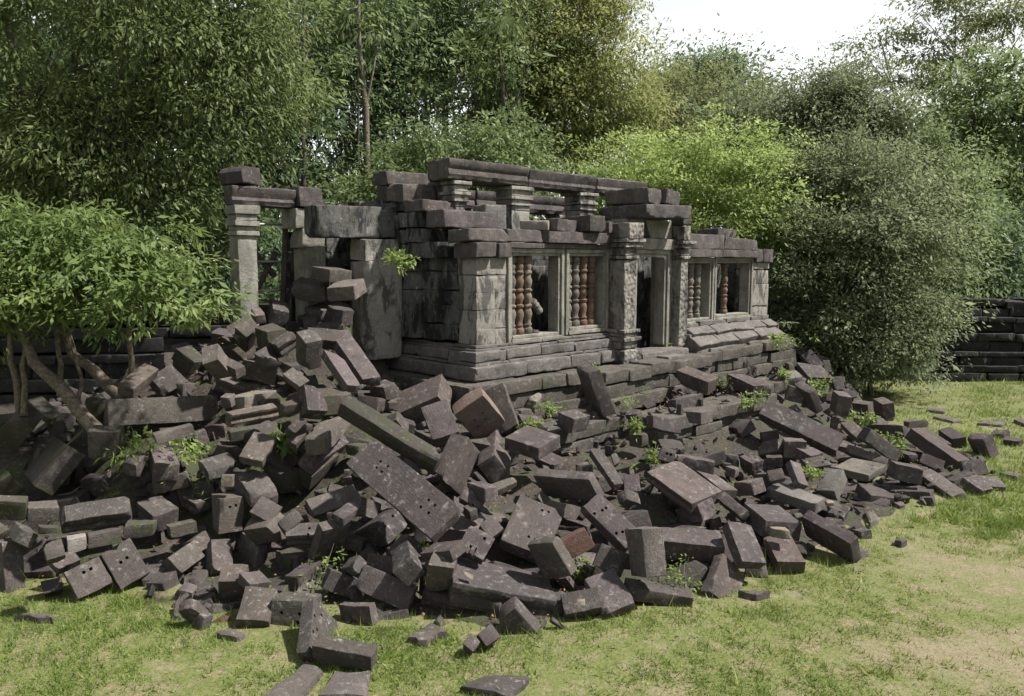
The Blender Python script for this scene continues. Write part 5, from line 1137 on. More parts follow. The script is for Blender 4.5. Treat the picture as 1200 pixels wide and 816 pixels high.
CUT = []
def build_blocks():
    for i, (c, q, d, opt, lab, holes, mf) in enumerate(DATA_BLOCKS):
        opts = opt.split()
        mat = next((k for k in opts if k in MAT), 'stone')
        if mat == 'stone' and ('leaf' in opts or i % 5 == 2): mat = 'lich'
        if 'carved' in opts: mat = 'carved'
        rough = 2.0 if 'rough' in opts else (1.0 + .35 * ((i * 37) % 5) / 4)
        mould = tuple(mf) if ('mould' in opts or 'mould2' in opts) else None
        cell = .06 if (mould or 'carved' in opts) else .085
        me = block_mesh('stone_block', d, 3000 + i * 17, r=.007 + .010 * ((i * 53) % 7) / 6, rough=rough, chips=3 + (i % 3) + (2 if 'rough' in opts else 0), mould=mould, cell=cell)
        o = link('stone_block', me, MAT[mat])
        o.rotation_mode = 'QUATERNION'; o.rotation_quaternion = q; o.location = c
        tag(o, lab, 'stone block', GR)
        if holes:
            bpy.context.view_layer.update(); CUT.append((o, add_holes(o, holes)))
    bpy.context.view_layer.update()
    dg = bpy.context.evaluated_depsgraph_get()
    res = [(o, c, bpy.data.meshes.new_from_object(o.evaluated_get(dg))) for o, c in CUT]
    for o, c, me in res:
        o.modifiers.clear(); old = o.data; o.data = me; me.name = 'stone_block'; bpy.data.objects.remove(c)
build_blocks()

def build_rubble():
    rs = np.random.RandomState(12); s = Stones(); n = 0
    while n < 460:
        x, y = rs.uniform(-11, 13), rs.uniform(9.5, 28)
        if not pip(TOE, x, y) or seg_dist(x, y) < .25: continue
        u, w = to_local(x, y)
        if u > -.6 and w > -.9: continue
        if 0 < u < 12.6 and -3.1 < w: continue
        z = mound_surface(x, y)
        d = np.array([.55, .40, .32]) * np.exp(rs.normal(0, .3, 3)) * (.55 if rs.rand() < .35 else 1)
        q = Quaternion(Vector(rs.normal(size=3)).normalized(), rs.normal(0, .5)) @ Quaternion((0, 0, 1), rs.uniform(0, 6.28))
        P, F = block_geo(d, 7000 + n, r=.025, cell=.12, rough=1.6, chips=3)
        P = P @ np.array(q.to_matrix()).T + np.array([x, y, z - .05 + rs.uniform(-.1, .1)])
        s.add(P, F); n += 1
    n = 0
    while n < 900:                                     # splinters between the blocks
        x, y = rs.uniform(-11, 12), rs.uniform(9.3, 24)
        if not pip(TOE, x, y): continue
        u, w = to_local(x, y)
        if u > -.6 and w > -.9: continue
        d = np.array([.16, .11, .08]) * np.exp(rs.normal(0, .4, 3))
        q = Quaternion(Vector(rs.normal(size=3)).normalized(), rs.uniform(0, 3))
        P, F = block_geo(d, 9000 + n, r=.02, cell=.2, rough=2, chips=3)
        z = mound_surface(x, y)
        if 2.9 < u < 8 and w > -3.0 or -.3 < u < 14 and w > -2.0: z = max(z, 1.42)
        s.add(P @ np.array(q.to_matrix()).T + np.array([x, y, z + .05 + rs.uniform(-.03, .12)]), F); n += 1
    o = s.build('rubble', MAT['under'], None); tag(o, kind='stuff')
    V = []
    while len(V) < 4 * 5200:                           # dead leaves
        x, y = rs.uniform(-11, 12), rs.uniform(9, 24)
        if not pip(TOE, x, y): continue
        u, w = to_local(x, y); z = mound_surface(x, y)
        if u > -.3 and w > -.9: continue
        if 2.9 < u < 8 and w > -3.0 or -.3 < u < 14 and w > -2.0: z = 1.45
        p = np.array([x, y, z + .03 + rs.uniform(0, .14)]); a = rs.normal(size=3) * np.array([1, 1, .35]); a /= np.linalg.norm(a); c = np.cross(a, rs.normal(size=3) * .3 + np.array([0, 0, 1])); c /= np.linalg.norm(c)
        L = rs.uniform(.03, .07); V += [p, p + a * L * .5 + c * L * .3, p + a * L, p + a * L * .5 - c * L * .3]
    me = np_mesh('leaf_litter', np.array(V), 4, np.arange(len(V))); tag(link('leaf_litter', me, MAT['litter']), kind='stuff')
build_rubble()

def flat_stone(q, lab, seed, h=.09):
    rs = np.random.RandomState(seed); q = np.array(q); c = q.mean(0); P = []
    n = 9; out = []
    for i in range(4):
        for t in (0, .33, .67): out.append(q[i] * (1 - t) + q[(i + 1) % 4] * t + rs.normal(0, .018, 2))
    V = []; F = []
    for ring, (s, z) in enumerate(((1.0, -.06), (1.0, h * .6), (.95, h * .95), (.6, h + .01))):
        for p in out: V.append((*(c + (p - c) * s - c), z + rs.normal(0, .006)))
    m = len(out)
    for r_ in range(3):
        for i in range(m): F.append((r_ * m + i, r_ * m + (i + 1) % m, (r_ + 1) * m + (i + 1) % m, (r_ + 1) * m + i))
    F.append(tuple(range(3 * m, 4 * m)))
    a = sum(q[i][0] * q[(i + 1) % 4][1] - q[(i + 1) % 4][0] * q[i][1] for i in range(4))
    if a < 0: F = [f[::-1] for f in F]
    me = bpy.data.meshes.new('flat_stone'); me.from_pydata(V, [], F); shade(me)
    o = link('flat_stone', me, MAT['lich'], loc=(c[0], c[1], 0)); tag(o, lab, 'stone slab', 'flat stones lying in the grass')
for i, (q, lab) in enumerate(DATA_FLATS): flat_stone(q, lab, 50 + i)

# small loose stones lying on blocks
def pebble(px, py, z, r, lab, seed):
    P, F = block_geo((r * 2, r * 1.6, r * 1.1), seed, r=r * .5, cell=.05, rough=2, chips=3)
    me = np_mesh('pebble', P, 4, np.array(F).ravel()); shade(me, 60)
    p = at_z(px, py, z); o = link('pebble', me, MAT['pebble'], loc=tuple(p)); tag(o, lab, 'pebble', 'small stones left on the blocks')

# ---------------------------------------------------------------- vegetation
def leaves(name, blobs, n_leaf, L, W, seed, mat, parent, clump_n=45, clump_r=.45, droop=.35, flat=.75, shell=.55, up=.6, fold=.18, hole=0.0, spray=None, tone=.25):
    """leaf-sized faces gathered in clumps through the blobs' volume"""
    rs = np.random.RandomState(seed)
    if spray is None: spray = clump_r * 1.9
    vol = np.array([b[1][0] * b[1][1] * b[1][2] for b in blobs]) ** .72; pr = vol / vol.sum()
    cps = 8                                            # twigs per spray
    ns = max(3, int(n_leaf / clump_n / cps))
    which = rs.choice(len(blobs), ns, p=pr)
    d = rs.normal(size=(ns, 3)); d /= np.linalg.norm(d, axis=1, keepdims=True)
    rad = np.where(rs.rand(ns) < .82, shell + (1.12 - shell) * rs.rand(ns), rs.rand(ns) ** .5)[:, None]
    BR = np.array([b[1] for b in blobs])[which]
    S = np.array([b[0] for b in blobs])[which] + d * rad * BR
    if hole > 0:                                       # leave out whole sprays where a coarse noise is low
        nz = vnoise(S * .32 / max(.6, spray), seed + 5); keep = nz > np.quantile(nz, hole); S, d, BR = S[keep], d[keep], BR[keep]
    bt = rs.rand(len(blobs))[which]
    if hole > 0: bt = bt[keep]
    ns = len(S); sr = spray * np.exp(rs.normal(0, .32, (ns, 1, 1)))
    o = rs.normal(size=(ns, cps, 3)) * np.array([1, 1, flat * .8]) * sr * .62
    t = rs.rand(ns, cps, 1)
    C = (S[:, None, :] + o + d[:, None, :] * t * sr * .5 - np.array([0, 0, 1]) * t ** 2 * sr * droop * .8).reshape(-1, 3)
    d = np.repeat(d, cps, 0)
    sv = np.repeat(rs.rand(ns, 1) * (1 - tone) + bt[:, None] * tone, cps, 0)
    nc = len(C); k = clump_n
    cr = clump_r * np.exp(rs.normal(0, .3, (nc, 1, 1)))
    off = rs.normal(size=(nc, k, 3)) * cr * np.array([1, 1, flat]) * .6
    P = C[:, None, :] + off
    dirv = off / (np.linalg.norm(off, axis=2, keepdims=True) + 1e-6) * .8 + d[:, None, :] * .7 + rs.normal(size=(nc, k, 3)) * .55
    dirv[..., 2] -= droop
    cv = rs.rand(nc, 1) * .25 + sv * .33
    P = P.reshape(-1, 3); dirv = dirv.reshape(-1, 3); n = len(P)
    val = np.clip(np.repeat(cv, k, 1).reshape(-1) + rs.rand(n) * .42 + .02, 0, 1)
    dirv /= np.linalg.norm(dirv, axis=1, keepdims=True)
    nr = rs.normal(size=(n, 3)) * .48 + np.array([0, 0, up]) + np.repeat(d, k, 0) * .5
    side = np.cross(dirv, nr); side /= np.linalg.norm(side, axis=1, keepdims=True) + 1e-9
    nr = np.cross(side, dirv)
    s = (np.exp(rs.normal(0, .28, n)))[:, None]
    Lh = L * s; Wh = W * s * .5
    v0 = P; v2 = P + dirv * Lh
    mid = P + dirv * Lh * .45 - nr * Lh * fold * .4
    v1 = mid + side * Wh; v3 = mid - side * Wh
    v2 = v2 - np.array([0, 0, 1]) * Lh * .12
    V = np.stack([v0, v1, v2, v3], 1).reshape(-1, 3)
    me = np_mesh(name, V, 4, np.arange(4 * n), attr=np.repeat(val, 4))
    return link(name, me, mat, parent)

def blob(px, py, d, rx, ry, ry_depth=None):
    """crown lobe centred d metres away whose size is given as seen (radii in photo pixels)"""
    c = at_d(px, py, d); k = d / 900.0
    return (c, (rx * k, (ry_depth if ry_depth else (rx + ry) / 2) * k, ry * k))

def tree(label, base, blobs, n_leaf, L, W, mat, seed, trunk_r=.25, bark='bark', group='trees around the ruin', name='tree', limbs=6, trunk_top=None, cat='tree', lean=None, **kw):
    rs = np.random.RandomState(seed)
    bx, by, bz = base
    t = tag(empty(name, (bx, by, bz)), label, cat, group)
    rel = [((b[0] - np.array(base)), b[1]) for b in blobs]
    top = np.array(trunk_top) - np.array(base) if trunk_top is not None else np.mean([r[0] for r in rel], 0)
    m = MB(); pts = []; rad = []
    nseg = 8
    for i in range(nseg + 1):
        f = i / nseg
        pts.append(np.array([0, 0, -.15]) + (top - np.array([0, 0, -.15])) * np.array([f ** 1.3, f ** 1.3, f]) + rs.normal(0, .06, 3) * (top[2] * .06) * (0 < i < nseg))
        rad.append(trunk_r * (1.25 if i == 0 else (1 - .72 * f)))
    V, F = tube_geo(pts, rad, 9, .05, seed); m.add(V, F)
    order = rs.permutation(len(rel))[:limbs]
    for q in order:
        c, r = rel[q]; f0 = rs.uniform(.35, .9); i0 = int(f0 * nseg); a = pts[i0]; bnd = np.array(c) * 1.0
        mid = (a + bnd) / 2 + rs.normal(0, .08, 3) * np.linalg.norm(bnd - a) + np.array([0, 0, .06 * np.linalg.norm(bnd - a)])
        r0 = rad[i0] * .5
        V, F = tube_geo([a, (a + mid) / 2 + rs.normal(0, .03, 3), mid, (mid + bnd) / 2, bnd], [r0, r0 * .8, r0 * .6, r0 * .45, r0 * .25], 6, .05, seed + q); m.add(V, F)
        for _ in range(3):
            e = bnd + rs.normal(size=3) * np.array(r) * .7
            V, F = tube_geo([mid, (mid + e) / 2 + rs.normal(0, .05, 3) * np.linalg.norm(e - mid), e], [r0 * .45, r0 * .3, r0 * .1], 5, .05, seed + q); m.add(V, F)
    tr = m.build('trunk', MAT[bark], t)
    for p in tr.data.polygons: p.use_smooth = True
    leaves('crown', rel, n_leaf, L, W, seed, LEAF[mat], t, **kw)
    return t

def gz(x, y): return max(0.0, mound_surface(x, y)) if pip(TOE, x, y) else 0.0
def base_at(px, d, z=0.0):
    p = at_d(px, 400, d); return (p[0], p[1], z)

# --- low bright bush in front on the left, on several thin leaning stems
bb = [blob(20, 262, 15.0, 55, 16), blob(95, 255, 14.9, 45, 13), blob(60, 296, 14.3, 62, 15), blob(130, 292, 14.0, 48, 12), blob(-30, 300, 14.6, 60, 26), blob(30, 330, 13.9, 60, 16), blob(105, 325, 13.6, 55, 13), blob(175, 330, 13.4, 42, 11), blob(60, 358, 13.4, 50, 13), blob(145, 358, 13.2, 45, 9), blob(215, 355, 13.1, 34, 8), blob(248, 378, 13.0, 20, 5), blob(150, 270, 14.8, 34, 11), blob(-20, 360, 14.0, 50, 16), blob(200, 310, 14.3, 26, 10)]
bush = tag(empty('bush', (-8.2, 14.6, 1.5)), 'bright leafy bush on thin leaning trunks at the left edge above the rubble', 'bush')
o0 = np.array((-8.2, 14.6, 1.5))
leaves('crown', [(b[0] - o0, b[1]) for b in bb], 24000, .145, .052, 31, LEAF['bush'], bush, clump_n=20, clump_r=.22, droop=.45, flat=.5, up=1.2, shell=.3, spray=.42, hole=.12, tone=.5)
for i, (p0, p1, p2, r) in enumerate((((98, 488, 13.6), (40, 425, 14.0), (10, 330, 14.2), .11), ((130, 455, 14.6), (85, 415, 14.8), (60, 330, 14.6), .10), ((153, 443, 14.6), (152, 405, 14.5), (150, 350, 14.2), .055),
                                  ((70, 450, 14.4), (68, 410, 14.4), (62, 340, 14.2), .05), ((22, 475, 14.2), (12, 420, 14.2), (14, 330, 14.2), .06), ((28, 472, 14.0), (26, 430, 14.0), (40, 360, 14.2), .05), ((92, 465, 14.2), (95, 440, 14.3), (80, 400, 14.3), .035))):
    m = MB(); q = [at_d(*p) for p in (p0, p1, p2)]; q0 = q[0] + (q[0] - q[1]) * .35
    pts = [q0 - o0, q[0] - o0, (q[0] + q[1]) / 2 - o0 + np.array([.03, .02, .02]), q[1] - o0, (q[1] + q[2]) / 2 - o0, q[2] - o0]
    V, F = tube_geo(pts, [r * 1.3, r * 1.1, r, r * .9, r * .75, r * .5], 9, .05, i); m.add(V, F)
    t = m.build('stem', MAT['bark'], bush)
    for p in t.data.polygons: p.use_smooth = True

# --- big drooping tree filling the upper left
lt = [blob(60, 60, 21, 130, 90), blob(190, 40, 20.5, 100, 80), blob(290, 60, 21.5, 55, 65), blob(318, 125, 21.5, 32, 50), blob(120, 160, 20, 110, 60), blob(240, 145, 20.5, 70, 60), blob(268, 195, 21.5, 34, 30), blob(190, 225, 20, 65, 35), blob(30, 180, 20.5, 90, 60), blob(-80, 100, 21, 90, 110), blob(120, -60, 21, 170, 70), blob(280, -40, 21.5, 80, 60), blob(120, 240, 19.5, 60, 30), blob(330, 50, 22, 28, 40)]
tree('large drooping dark olive tree filling the upper left corner', base_at(16, 20.4, 0.0), lt, 105000, .145, .05, 'bigtree', 41, .28, 'bark_dark', trunk_top=at_d(12, -60, 20.2), limbs=12,
     clump_n=28, clump_r=.36, droop=.55, flat=.8, shell=.5, hole=.10, up=1.2, spray=.75)
tree('dense dark tree standing behind the drooping tree', base_at(160, 29), [blob(100, 60, 29, 130, 90), blob(250, 60, 29, 110, 90), blob(40, 160, 29, 110, 80), blob(180, 170, 29, 120, 80), blob(310, 130, 29, 70, 90), blob(300, 220, 29, 60, 60)], 56000, .24, .095, 'darkgreen', 42, .3, 'bark_dark', limbs=8, clump_n=28, clump_r=.5, hole=.08)
tree('dark understorey tree behind the bush and the left wall', base_at(190, 22.5), [blob(150, 300, 22.5, 110, 70), blob(60, 250, 23, 120, 90), blob(240, 280, 22, 60, 70), blob(330, 300, 23.5, 60, 70), blob(-60, 320, 22, 100, 90)], 22000, .2, .075, 'darkgreen', 43, .22, 'bark_dark', limbs=8, clump_n=30, clump_r=.5, droop=.5)

# --- forest behind the ruin
tree('tall dark blue green tree with a slim pale trunk behind the free standing doorway', base_at(435, 34), [blob(395, 60, 34, 60, 70), blob(450, 20, 34, 60, 60), blob(380, 150, 33.5, 55, 60), blob(440, 130, 34, 55, 60), blob(420, 215, 33, 70, 50), blob(470, 90, 34.5, 40, 60), blob(420, -50, 34, 90, 50)], 70000, .20, .08, 'darkgreen', 51, .30, 'bark_pale', trunk_top=at_d(441, -40, 34), limbs=9, clump_n=28, clump_r=.5, hole=.32, up=1.1, spray=1.1)
tree('broad mid green tree rising behind the near gable', base_at(520, 37), [blob(520, 40, 37, 60, 55), blob(560, 10, 37, 70, 50), blob(490, 20, 37, 40, 45), blob(570, 85, 36, 36, 40), blob(470, 130, 37, 18, 40), blob(520, -40, 37, 80, 40), blob(600, 60, 36.5, 40, 50)], 58000, .19, .075, 'mid', 52, .28, 'bark_pale', trunk_top=at_d(525, -30, 37), limbs=9, clump_n=26, clump_r=.5, hole=.46, up=1.1, spray=1.1)
tree('yellowing olive tree, the tallest crown above the roof beams', base_at(660, 38), [blob(640, 40, 38, 60, 60), blob(700, 40, 37.5, 50, 55), blob(690, 100, 37, 65, 55), blob(630, 110, 37.5, 45, 55), blob(735, 130, 37.5, 32, 45), blob(660, 165, 37, 70, 35), blob(700, -10, 38, 35, 35), blob(655, -20, 38, 40, 40)], 84000, .18, .07, 'yellow', 53, .3, 'bark', limbs=9, clump_n=28, clump_r=.45, hole=.18, up=1.1, spray=1.1)
tree('dark dense crown between the mid green and the yellowing tree', base_at(605, 40), [blob(600, 100, 40, 35, 60), blob(590, 160, 40, 45, 45), blob(585, 45, 40, 35, 50)], 13000, .28, .11, 'darkgreen', 54, .25, 'bark_dark', clump_n=30, clump_r=.6)
tree('fresh green shrubby tree just behind the near roof corner', base_at(545, 27), [blob(545, 180, 27, 60, 32), blob(500, 205, 27, 45, 32), blob(600, 180, 27, 45, 28), blob(585, 215, 26.5, 55, 30), blob(450, 225, 27, 45, 30), blob(520, 240, 26.5, 60, 30)], 36000, .16, .065, 'fresh', 55, .12, 'bark', clump_n=28, clump_r=.4, hole=.08)
tree('bright lime green feathery tree glowing behind the right wing', base_at(800, 31.5), [blob(720, 195, 31.5, 55, 28), blob(790, 185, 31.5, 60, 30), blob(840, 200, 31, 55, 35), blob(880, 235, 31, 40, 35), blob(820, 250, 30.5, 75, 32), blob(740, 235, 31, 55, 30), blob(895, 268, 30.8, 32, 16), blob(690, 225, 31.5, 35, 25), blob(855, 170, 31.5, 30, 16)], 52000, .15, .06, 'bright', 56, .16, 'bark', clump_n=34, clump_r=.5, droop=.1, flat=.26, up=1.4, shell=.35, hole=.2, spray=1.25, tone=.45)
tree('pale green rounded tree beyond the feathery tree', base_at(810, 48), [blob(790, 130, 48, 45, 40), blob(850, 125, 48, 45, 38), blob(760, 160, 47, 40, 35), blob(830, 165, 46, 60, 35), blob(775, 110, 48, 28, 28)], 34000, .24, .10, 'canopy', 57, .25, 'bark', clump_n=28, clump_r=.7, hole=.1, up=1.3)
tree('distant dark green tree whose top shows against the white sky', base_at(820, 62), [blob(825, 84, 62, 36, 12), blob(850, 95, 62, 38, 22), blob(790, 90, 62, 28, 20), blob(820, 110, 62, 50, 30)], 22000, .3, .13, 'darkgreen', 58, .25, 'bark_dark', clump_n=24, clump_r=.7, hole=.1)
gb = [blob(985, 205, 32, 44, 38), blob(935, 225, 32.5, 34, 40), blob(1045, 215, 30.5, 42, 36), blob(955, 290, 30, 48, 40), blob(1070, 275, 29, 40, 36), blob(1012, 275, 29.2, 36, 34), blob(1085, 335, 29.5, 30, 26), blob(1000, 345, 28.6, 50, 36), blob(930, 345, 30.5, 34, 44), blob(1060, 365, 28.6, 36, 28)]
tree('huge grey green tree of several lobes beside the right wing', base_at(1005, 31), gb, 92000, .155, .066, 'grey', 59, .35, 'bark_dark', trunk_top=at_d(990, 190, 31.5), limbs=10, clump_n=30, clump_r=.34, droop=.2, shell=.72, hole=.10, up=1.2, spray=.8, tone=.5)
tree('darker tree top rising behind the huge grey green tree', base_at(985, 35), [blob(985, 135, 35, 40, 34), blob(940, 150, 35, 34, 38), blob(962, 102, 35.5, 26, 16), blob(1038, 140, 35, 32, 26), blob(1005, 92, 35.5, 22, 14), blob(1060, 175, 34.5, 28, 26)], 48000, .17, .07, 'grey', 65, .3, 'bark_dark', clump_n=28, clump_r=.38, hole=.15, up=1.1, spray=1.0, tone=.4)
tree('low spreading pale shrub hanging onto the lawn at the tree foot', base_at(1025, 28.2), [blob(1020, 405, 28.2, 42, 24), blob(975, 395, 28.6, 36, 28), blob(1062, 398, 28, 28, 18), blob(1000, 428, 27.8, 30, 14)], 30000, .14, .062, 'grey', 66, .12, 'bark', cat='shrub', limbs=5, clump_n=28, clump_r=.3, hole=.1, up=1.3, spray=.6, tone=.3)
tree('leafy green tree at the right end of the wall behind the grey tree', base_at(1105, 34), [blob(1100, 240, 34, 34, 34), blob(1085, 190, 34.5, 28, 26), blob(1115, 300, 34, 26, 30)], 20000, .19, .08, 'fresh', 67, .2, 'bark_dark', clump_n=28, clump_r=.42, hole=.2, up=1.1, spray=.9, tone=.4)
tree('grey green tree joining the huge one from behind', base_at(900, 38), [blob(888, 170, 38, 42, 42), blob(915, 155, 38, 38, 32), blob(868, 155, 39, 36, 28), blob(920, 230, 37, 45, 60)], 16000, .28, .12, 'grey', 60, .25, 'bark_dark', clump_n=28, clump_r=.6)
cn = [blob(1030, 40, 50, 48, 11), blob(1085, 60, 50, 55, 13), blob(1050, 85, 49, 45, 9), blob(1150, 20, 50, 65, 14), blob(1105, 95, 49, 50, 9), blob(1180, 55, 48, 50, 13), blob(1210, 15, 48, 50, 14), blob(1010, 60, 50, 25, 7), blob(1165, 80, 49, 35, 9), blob(1120, -10, 50, 60, 12), blob(1200, 100, 48, 40, 10)]
tree('tall airy tree with thin spreading canopy in the upper right corner', base_at(1090, 50), cn, 19000, .26, .10, 'canopy', 61, .28, 'bark', trunk_top=at_d(1095, 80, 50), limbs=11, clump_n=26, clump_r=.75, droop=.05, flat=.3, up=1.4, shell=.2, hole=.25)
tree('fresh bluish green tree at the right picture edge', base_at(1140, 43), [blob(1145, 110, 43, 40, 38), blob(1180, 150, 43, 45, 40), blob(1130, 165, 43, 30, 40), blob(1165, 210, 42, 50, 40), blob(1210, 110, 43, 35, 45), blob(1140, 240, 42, 30, 28), blob(1200, 250, 42, 50, 40)], 28000, .30, .125, 'fresh', 62, .3, 'bark_dark', trunk_top=at_d(1140, 130, 43), limbs=9, clump_n=26, clump_r=.5, hole=.28, up=1.2, spray=1.1)
tree('shaded undergrowth tree above the back wall on the right', base_at(1160, 38), [blob(1150, 300, 38, 60, 40), blob(1210, 320, 38, 60, 45), blob(1110, 290, 38.5, 30, 40)], 16000, .28, .11, 'darkgreen', 63, .15, 'bark_dark', clump_n=28, clump_r=.6, hole=.15)
tree('slim tree hidden behind the airy canopy', base_at(1095, 56), [blob(1090, 170, 56, 40, 60), blob(1075, 230, 56, 40, 50)], 9000, .4, .16, 'mid', 64, .22, 'bark', clump_n=24, clump_r=.7, hole=.3)

# --- far wood seen as one mass through the gaps
def far_wood():
    rs = np.random.RandomState(7); bl = []
    for px in range(-150, 1500, 60):
        for py in (330, 290, 250):
            d = 58 + rs.uniform(-4, 6); bl.append(blob(px + rs.uniform(-20, 20), py + rs.uniform(-12, 12), d, 55, 36))
        if px < 430: bl.append(blob(px, 110 + rs.uniform(-10, 10), 62, 52, 44)); bl.append(blob(px, 40, 63, 52, 40))
        if not (440 < px < 560 or 740 < px < 1010): bl.append(blob(px, 190 + rs.uniform(-10, 10), 62, 50, 38))
    o = leaves('forest', bl, 82000, .62, .30, 71, LEAF['wood'], None, clump_n=26, clump_r=1.1)
    tag(o, kind='stuff')
far_wood()
# the clearing is closed in by forest on every side, behind the viewpoint too
def ring_wood():
    rs = np.random.RandomState(9); bl = []
    for a in range(0, 360, 7):
        t = math.radians(a); r = 46 + rs.uniform(-3, 4)
        x, y = r * math.sin(t), 8 + r * math.cos(t)
        if y > 30 and -40 < x < 44: continue
        for z in (4, 10, 15): bl.append((np.array([x, y, z + rs.uniform(-1, 1)]), (3.6, 3.6, 3.6)))
    o = leaves('forest_edge', bl, 60000, .75, .4, 72, LEAF['wood'], None, clump_n=22, clump_r=1.1); tag(o, kind='stuff')
ring_wood()
# slim trunks in the middle distance
for i, (px, d, h, r, mt, lab) in enumerate(((441, 29.5, 17, .20, 'bark', 'tall slim pale trunk rising left of the near gable'), (425, 30.5, 15, .09, 'bark_dark', 'thin dark trunk close beside the tall pale trunk'), (352, 27, 14, .13, 'bark_dark', 'dark trunk behind the free standing doorway'), (598, 33, 16, .16, 'bark_dark', 'dark trunk behind the front roof beam'), (480, 34, 14, .14, 'bark_dark', 'slim straight trunk left of the sky gap'), (497, 35, 15, .12, 'bark_pale', 'slim pale trunk in the sky gap'), (512, 34.5, 13, .10, 'bark_dark', 'thin dark trunk right of the sky gap'), (1128, 40, 11, .2, 'bark_dark', 'dark trunk above the right end of the back wall'), (1140, 44, 12, .2, 'bark_dark', 'second dark trunk above the back wall'))):
    b = base_at(px, d); top = (b[0] + .5 * (i % 3 - 1), b[1], h)
    tree(lab, b, [((b[0] + .4, b[1], h - 1.0), (1.5, 1.5, .9)), ((b[0] - .5, b[1], h - 3), (1.2, 1.2, .7))], 1500, .28, .1, 'mid', 80 + i, r, mt, name='tree', trunk_top=top, limbs=2, clump_n=22, clump_r=.45)

# --- boundary walls
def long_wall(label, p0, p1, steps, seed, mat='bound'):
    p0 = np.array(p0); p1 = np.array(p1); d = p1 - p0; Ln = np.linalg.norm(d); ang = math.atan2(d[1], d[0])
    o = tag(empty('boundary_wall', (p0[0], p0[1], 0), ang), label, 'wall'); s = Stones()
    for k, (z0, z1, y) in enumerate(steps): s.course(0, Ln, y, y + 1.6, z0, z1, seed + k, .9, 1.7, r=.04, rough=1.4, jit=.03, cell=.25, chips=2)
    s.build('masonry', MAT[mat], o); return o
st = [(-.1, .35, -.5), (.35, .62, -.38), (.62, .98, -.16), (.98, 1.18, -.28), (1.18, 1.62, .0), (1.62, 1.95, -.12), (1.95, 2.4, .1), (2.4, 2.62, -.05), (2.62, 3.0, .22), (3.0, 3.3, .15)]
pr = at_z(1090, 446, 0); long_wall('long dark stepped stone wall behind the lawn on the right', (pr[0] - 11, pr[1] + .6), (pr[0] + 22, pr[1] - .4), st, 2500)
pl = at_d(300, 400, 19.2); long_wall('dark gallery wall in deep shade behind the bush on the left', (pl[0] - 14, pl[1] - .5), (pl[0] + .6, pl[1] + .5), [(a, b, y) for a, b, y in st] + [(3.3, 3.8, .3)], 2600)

# --- ferns, seedlings and weeds growing between the stones
def weed(px, py, z, r, n, L, W, seed, label, mat='weed', flat=.5, group='weeds growing between the stones', droop=.2, stems=True):
    p = at_z(px, py, z); t = tag(empty('plant', tuple(p)), label, 'plant', group)
    rs = np.random.RandomState(seed)
    leaves('foliage', [((0, 0, r * .5), (r, r, r * flat))], n, L, W, seed, LEAF[mat], t, clump_n=9, clump_r=r * .4, droop=droop, up=1.0, shell=.2)
    m = MB()
    for k in range(4):
        e = rs.normal(size=3) * r * .6; e[2] = abs(e[2]) + r * .5
        V, F = tube_geo([(0, 0, -.12), e * .5 + rs.normal(0, .01, 3), e], [.008, .006, .003], 5); m.add(V, F)
    m.build('stem', MAT['bark_pale'], t)
WEEDS = [
 (160, 520, 1.75, .30, 260, .10, .045, 'light green fern hanging below the long lintel on the left'),
 (218, 528, 1.55, .26, 220, .09, .04, 'smaller fern left of the mossy cornered block'),
 (333, 525, 1.55, .20, 90, .15, .075, 'bright seedling with broad leaves on the left rubble'),
 (622, 505, 1.62, .16, 90, .09, .05, 'low green sprout on the flat ledge stone'),
 (642, 484, 1.62, .22, 200, .08, .03, 'yellow green tuft beside the small upright ledge block'),
 (730, 480, 1.58, .32, 260, .08, .02, 'grassy tuft on the ledge right of the plank shaped slab'),
 (775, 412, 2.3, .20, 130, .10, .05, 'bright sprout on the door sill'),
 (742, 415, 2.3, .12, 60, .08, .04, 'small sprout at the left foot of the doorway'),
 (768, 540, 1.0, .22, 170, .09, .045, 'yellow green weed before the lower terrace wall'),
 (750, 502, 1.4, .16, 100, .08, .035, 'weed in the break of the terrace ledge'),
 (882, 474, 1.35, .22, 150, .09, .05, 'leafy weed at the right end of the ledge'),
 (915, 408, 2.2, .36, 240, .11, .05, 'tall weed at the far right corner of the plinth'),
 (956, 455, 1.5, .30, 230, .10, .05, 'bright weed among the blocks of the right slope'),
 (913, 440, 1.6, .18, 110, .09, .045, 'small weed below the bluish grey stone'),
 (1011, 493, .75, .20, 110, .11, .06, 'round weed on the right slope near the long bar'),
 (1045, 520, .5, .22, 160, .10, .05, 'white flowered weed near the smooth one holed block'),
 (952, 559, .6, .13, 60, .08, .04, 'weed between the crumbled holed block and the grey green block'),
 (490, 685, .18, .25, 200, .07, .035, 'clover like weeds left of the giant moulded block'),
 (378, 676, .2, .35, 280, .07, .035, 'clover patch before the leaning slab in the front'),
 (675, 665, .3, .25, 170, .07, .035, 'green weeds behind the thin sharp slab'),
 (800, 685, .1, .25, 170, .07, .03, 'grass tuft before the low dark block in front'),
 (560, 400, 2.35, .10, 50, .07, .03, 'tiny plant growing on the plinth'),
 (700, 442, 2.27, .14, 70, .07, .025, 'grass tuft on the upper terrace edge'),
 (470, 311, 4.93, .12, 26, .07, .035, 'creeper on the end wall beside the tall upright slab'),
 (858, 455, 1.5, .28, 150, .08, .02, 'dry grass tuft beside the heavy terrace block'),
 (255, 570, .95, .35, 200, .06, .02, 'sparse grass between the stones of the left courses'),
]
for i, (px, py, z, r, n, L, W, lab) in enumerate(WEEDS): weed(px, py, z, r, n, L, W, 900 + i, lab)

